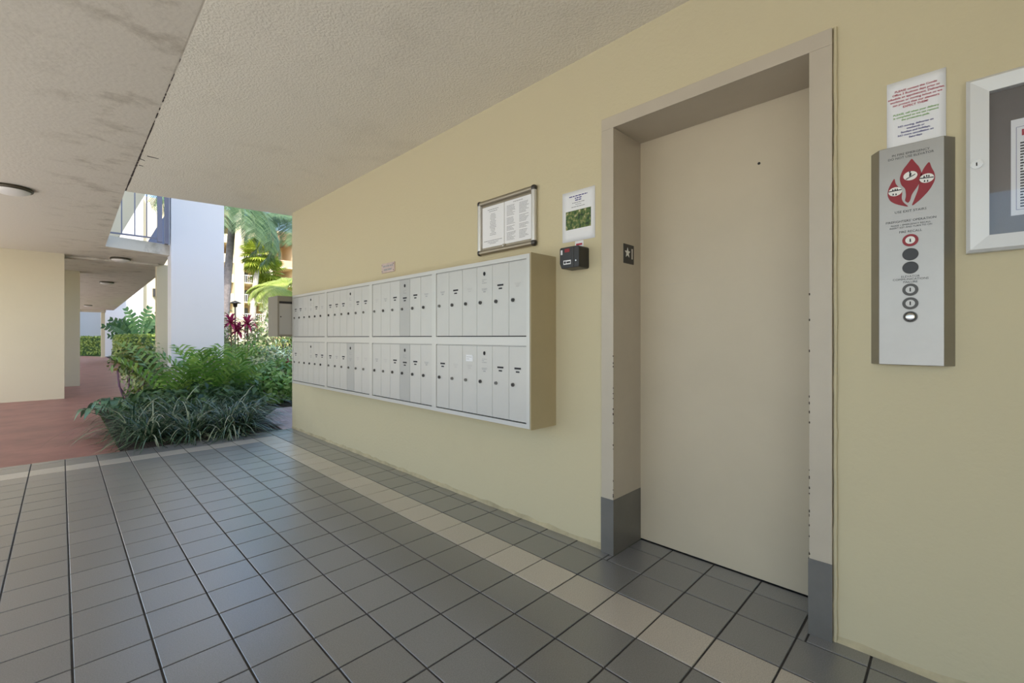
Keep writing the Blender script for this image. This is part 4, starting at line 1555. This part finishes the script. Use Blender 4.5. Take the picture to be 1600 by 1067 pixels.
# -- fan palm in front of the apartment block
for (x, y, h, lx, lab, n) in ((10.2, 38.0, 7.5, 0.55, 'sunlit fan palm with yellow green crown before the apartment block', 44), (11.6, 39.5, 6.4, 0.1, 'second fan palm, lower and to the right of the first', 34)):
    o = empty('fan_palm', (x, y, 0))
    tag(o, lab, 'palm')
    m = MB()
    m.tube([(lx * t * t, 0, h * t) for t in [i / 8 for i in range(9)]], [0.26 - 0.10 * i / 8 for i in range(9)], 12)
    m.build('trunk', 'trunk_pale', o)
    for i in range(n):
        m = MB()
        az = i * 2.39996
        el_ = 1.4 - 2.8 * i / n
        ps = pr_.uniform(0.55, 1.05)
        d = Vector((math.cos(az) * math.cos(el_), math.sin(az) * math.cos(el_), math.sin(el_)))
        c = Vector((lx, 0, h)) + d * ps
        m.tube([(lx, 0, h), c], [0.03, 0.015], 5)
        sd = d.cross(Vector((0, 0, 1))).normalized()
        nv = sd.cross(d)
        V, F = [], []
        R0 = pr_.uniform(0.75, 0.95)
        for k in range(17):
            a = (k - 8) / 8 * 1.9
            dr = d * math.cos(a) + sd * math.sin(a) + nv * (-0.10 * abs(math.sin(a)))
            pv = (sd * math.cos(a) - d * math.sin(a)) * 0.07
            mid = c + dr * R0 * 0.6
            tip = c + dr * R0 + Vector((0, 0, -0.18 * R0))
            b = len(V)
            V += [c, mid - pv, tip, mid + pv]
            F.append((b, b + 1, b + 2, b + 3))
        m.add(V, F, True)
        m.build('fan_leaf', 'leaf_fan', o)

# -- post lamp
o = empty('garden_lamp', (7.2, 30.0, 0))
tag(o, 'slim dark garden lamp post above the crimson plants', 'lamp post')
MB().tube([(0, 0, 0), (0, 0, 2.9)], 0.045, 8).build('post', 'dark_metal', o)
MB().lathe([(0.0, 3.25), (0.30, 3.12), (0.32, 3.08), (0.12, 3.06), (0.10, 2.86), (0.0, 2.86)], seg=16).build('lamp_head', 'dark_metal', o)

# ================================================================== FAR BUILDINGS
cb = empty('courtyard_building', (3.0, 44.0, 0))
tag(cb, 'white building wing behind the walkway end and the paddle-leaved plant', 'building')
MB().box(-8.0, 0.6, 2.5, 9, -0.02, 12).build('wall', 'white_paint', cb)
MB().box(-0.1, 1.43, 0.0, 9, -0.02, 12).build('wall', 'white_paint', cb)
MB().box(1.43, 5.0, 0.6, 9, -0.02, 12).build('wall', 'facade_cream', cb)
wl = MB().box(2.05, 2.30, 0.35, 0.62, 4.3, 4.9).build('wall_lantern', 'dark_metal', cb)

ap = empty('apartment_block', (14.0, 75.0, 0))
tag(ap, 'cream apartment block with balconies and terracotta roofs behind the palms', 'building')
FH = 2.87
MB().box(-8, 14.5, 6.0, 14, 0, 19.0).build('wall', 'facade_cream', ap)
MB().box(3.85, 5.0, -0.6, 6.0, 0, 19.8).build('pillar', 'facade_cream', ap)
MB().box(-1.0, 0.8, 0.0, 6.0, 0, 18.6).build('pillar', 'facade_cream', ap)
MB().box(8.5, 9.2, 0.5, 6.0, 0, 16.2).build('pillar', 'facade_cream', ap)
MB().box(12.4, 14.5, 0.0, 6.0, 0, 16.2).build('pillar', 'facade_cream', ap)
m_win = MB().box(0, 1.7, -0.06, 0.02, 0, 2.0).mesh('window', 'window_dark')
for fl in range(7):
    z = 0.15 + fl * FH + 0.55
    for (x0, x1, mat, top) in ((0.8, 3.85, 'facade_cream', 6), (5.0, 8.5, 'facade_cream', 6), (9.2, 12.4, 'facade_salmon' if fl % 2 == 0 else 'facade_cream', 5)):
        if fl >= top:
            continue
        MB().box(x0, x1, 0.2, 6.0, z - 0.2, z).build('balcony_slab', 'facade_cream', ap)
        if x0 == 5.0:
            rb = MB()
            rb.box(x0, x1, 0.2, 0.28, z + 1.0, z + 1.08)
            for q in range(14):
                xx = x0 + 0.12 + q * (x1 - x0 - 0.2) / 13
                rb.box(xx - 0.025, xx + 0.025, 0.2, 0.26, z, z + 1.0)
            rb.build('balcony_railing', 'white_paint', ap)
        else:
            MB().box(x0, x1, 0.2, 0.34, z, z + 1.05).build('parapet', mat, ap)
        wv = inst(m_win, 'window', ap, (x0 + 0.5, 6.0, z + 0.2))
MB().prism_xz([(8.2, 16.2), (14.8, 16.2), (14.0, 17.3), (9.0, 17.3)], -0.4, 7.0).build('roof', 'roof_tile', ap)
MB().prism_xz([(-0.2, 18.5), (3.85, 18.5), (3.85, 19.5), (0.4, 19.5)], -0.3, 7.0).build('roof', 'roof_tile', ap)
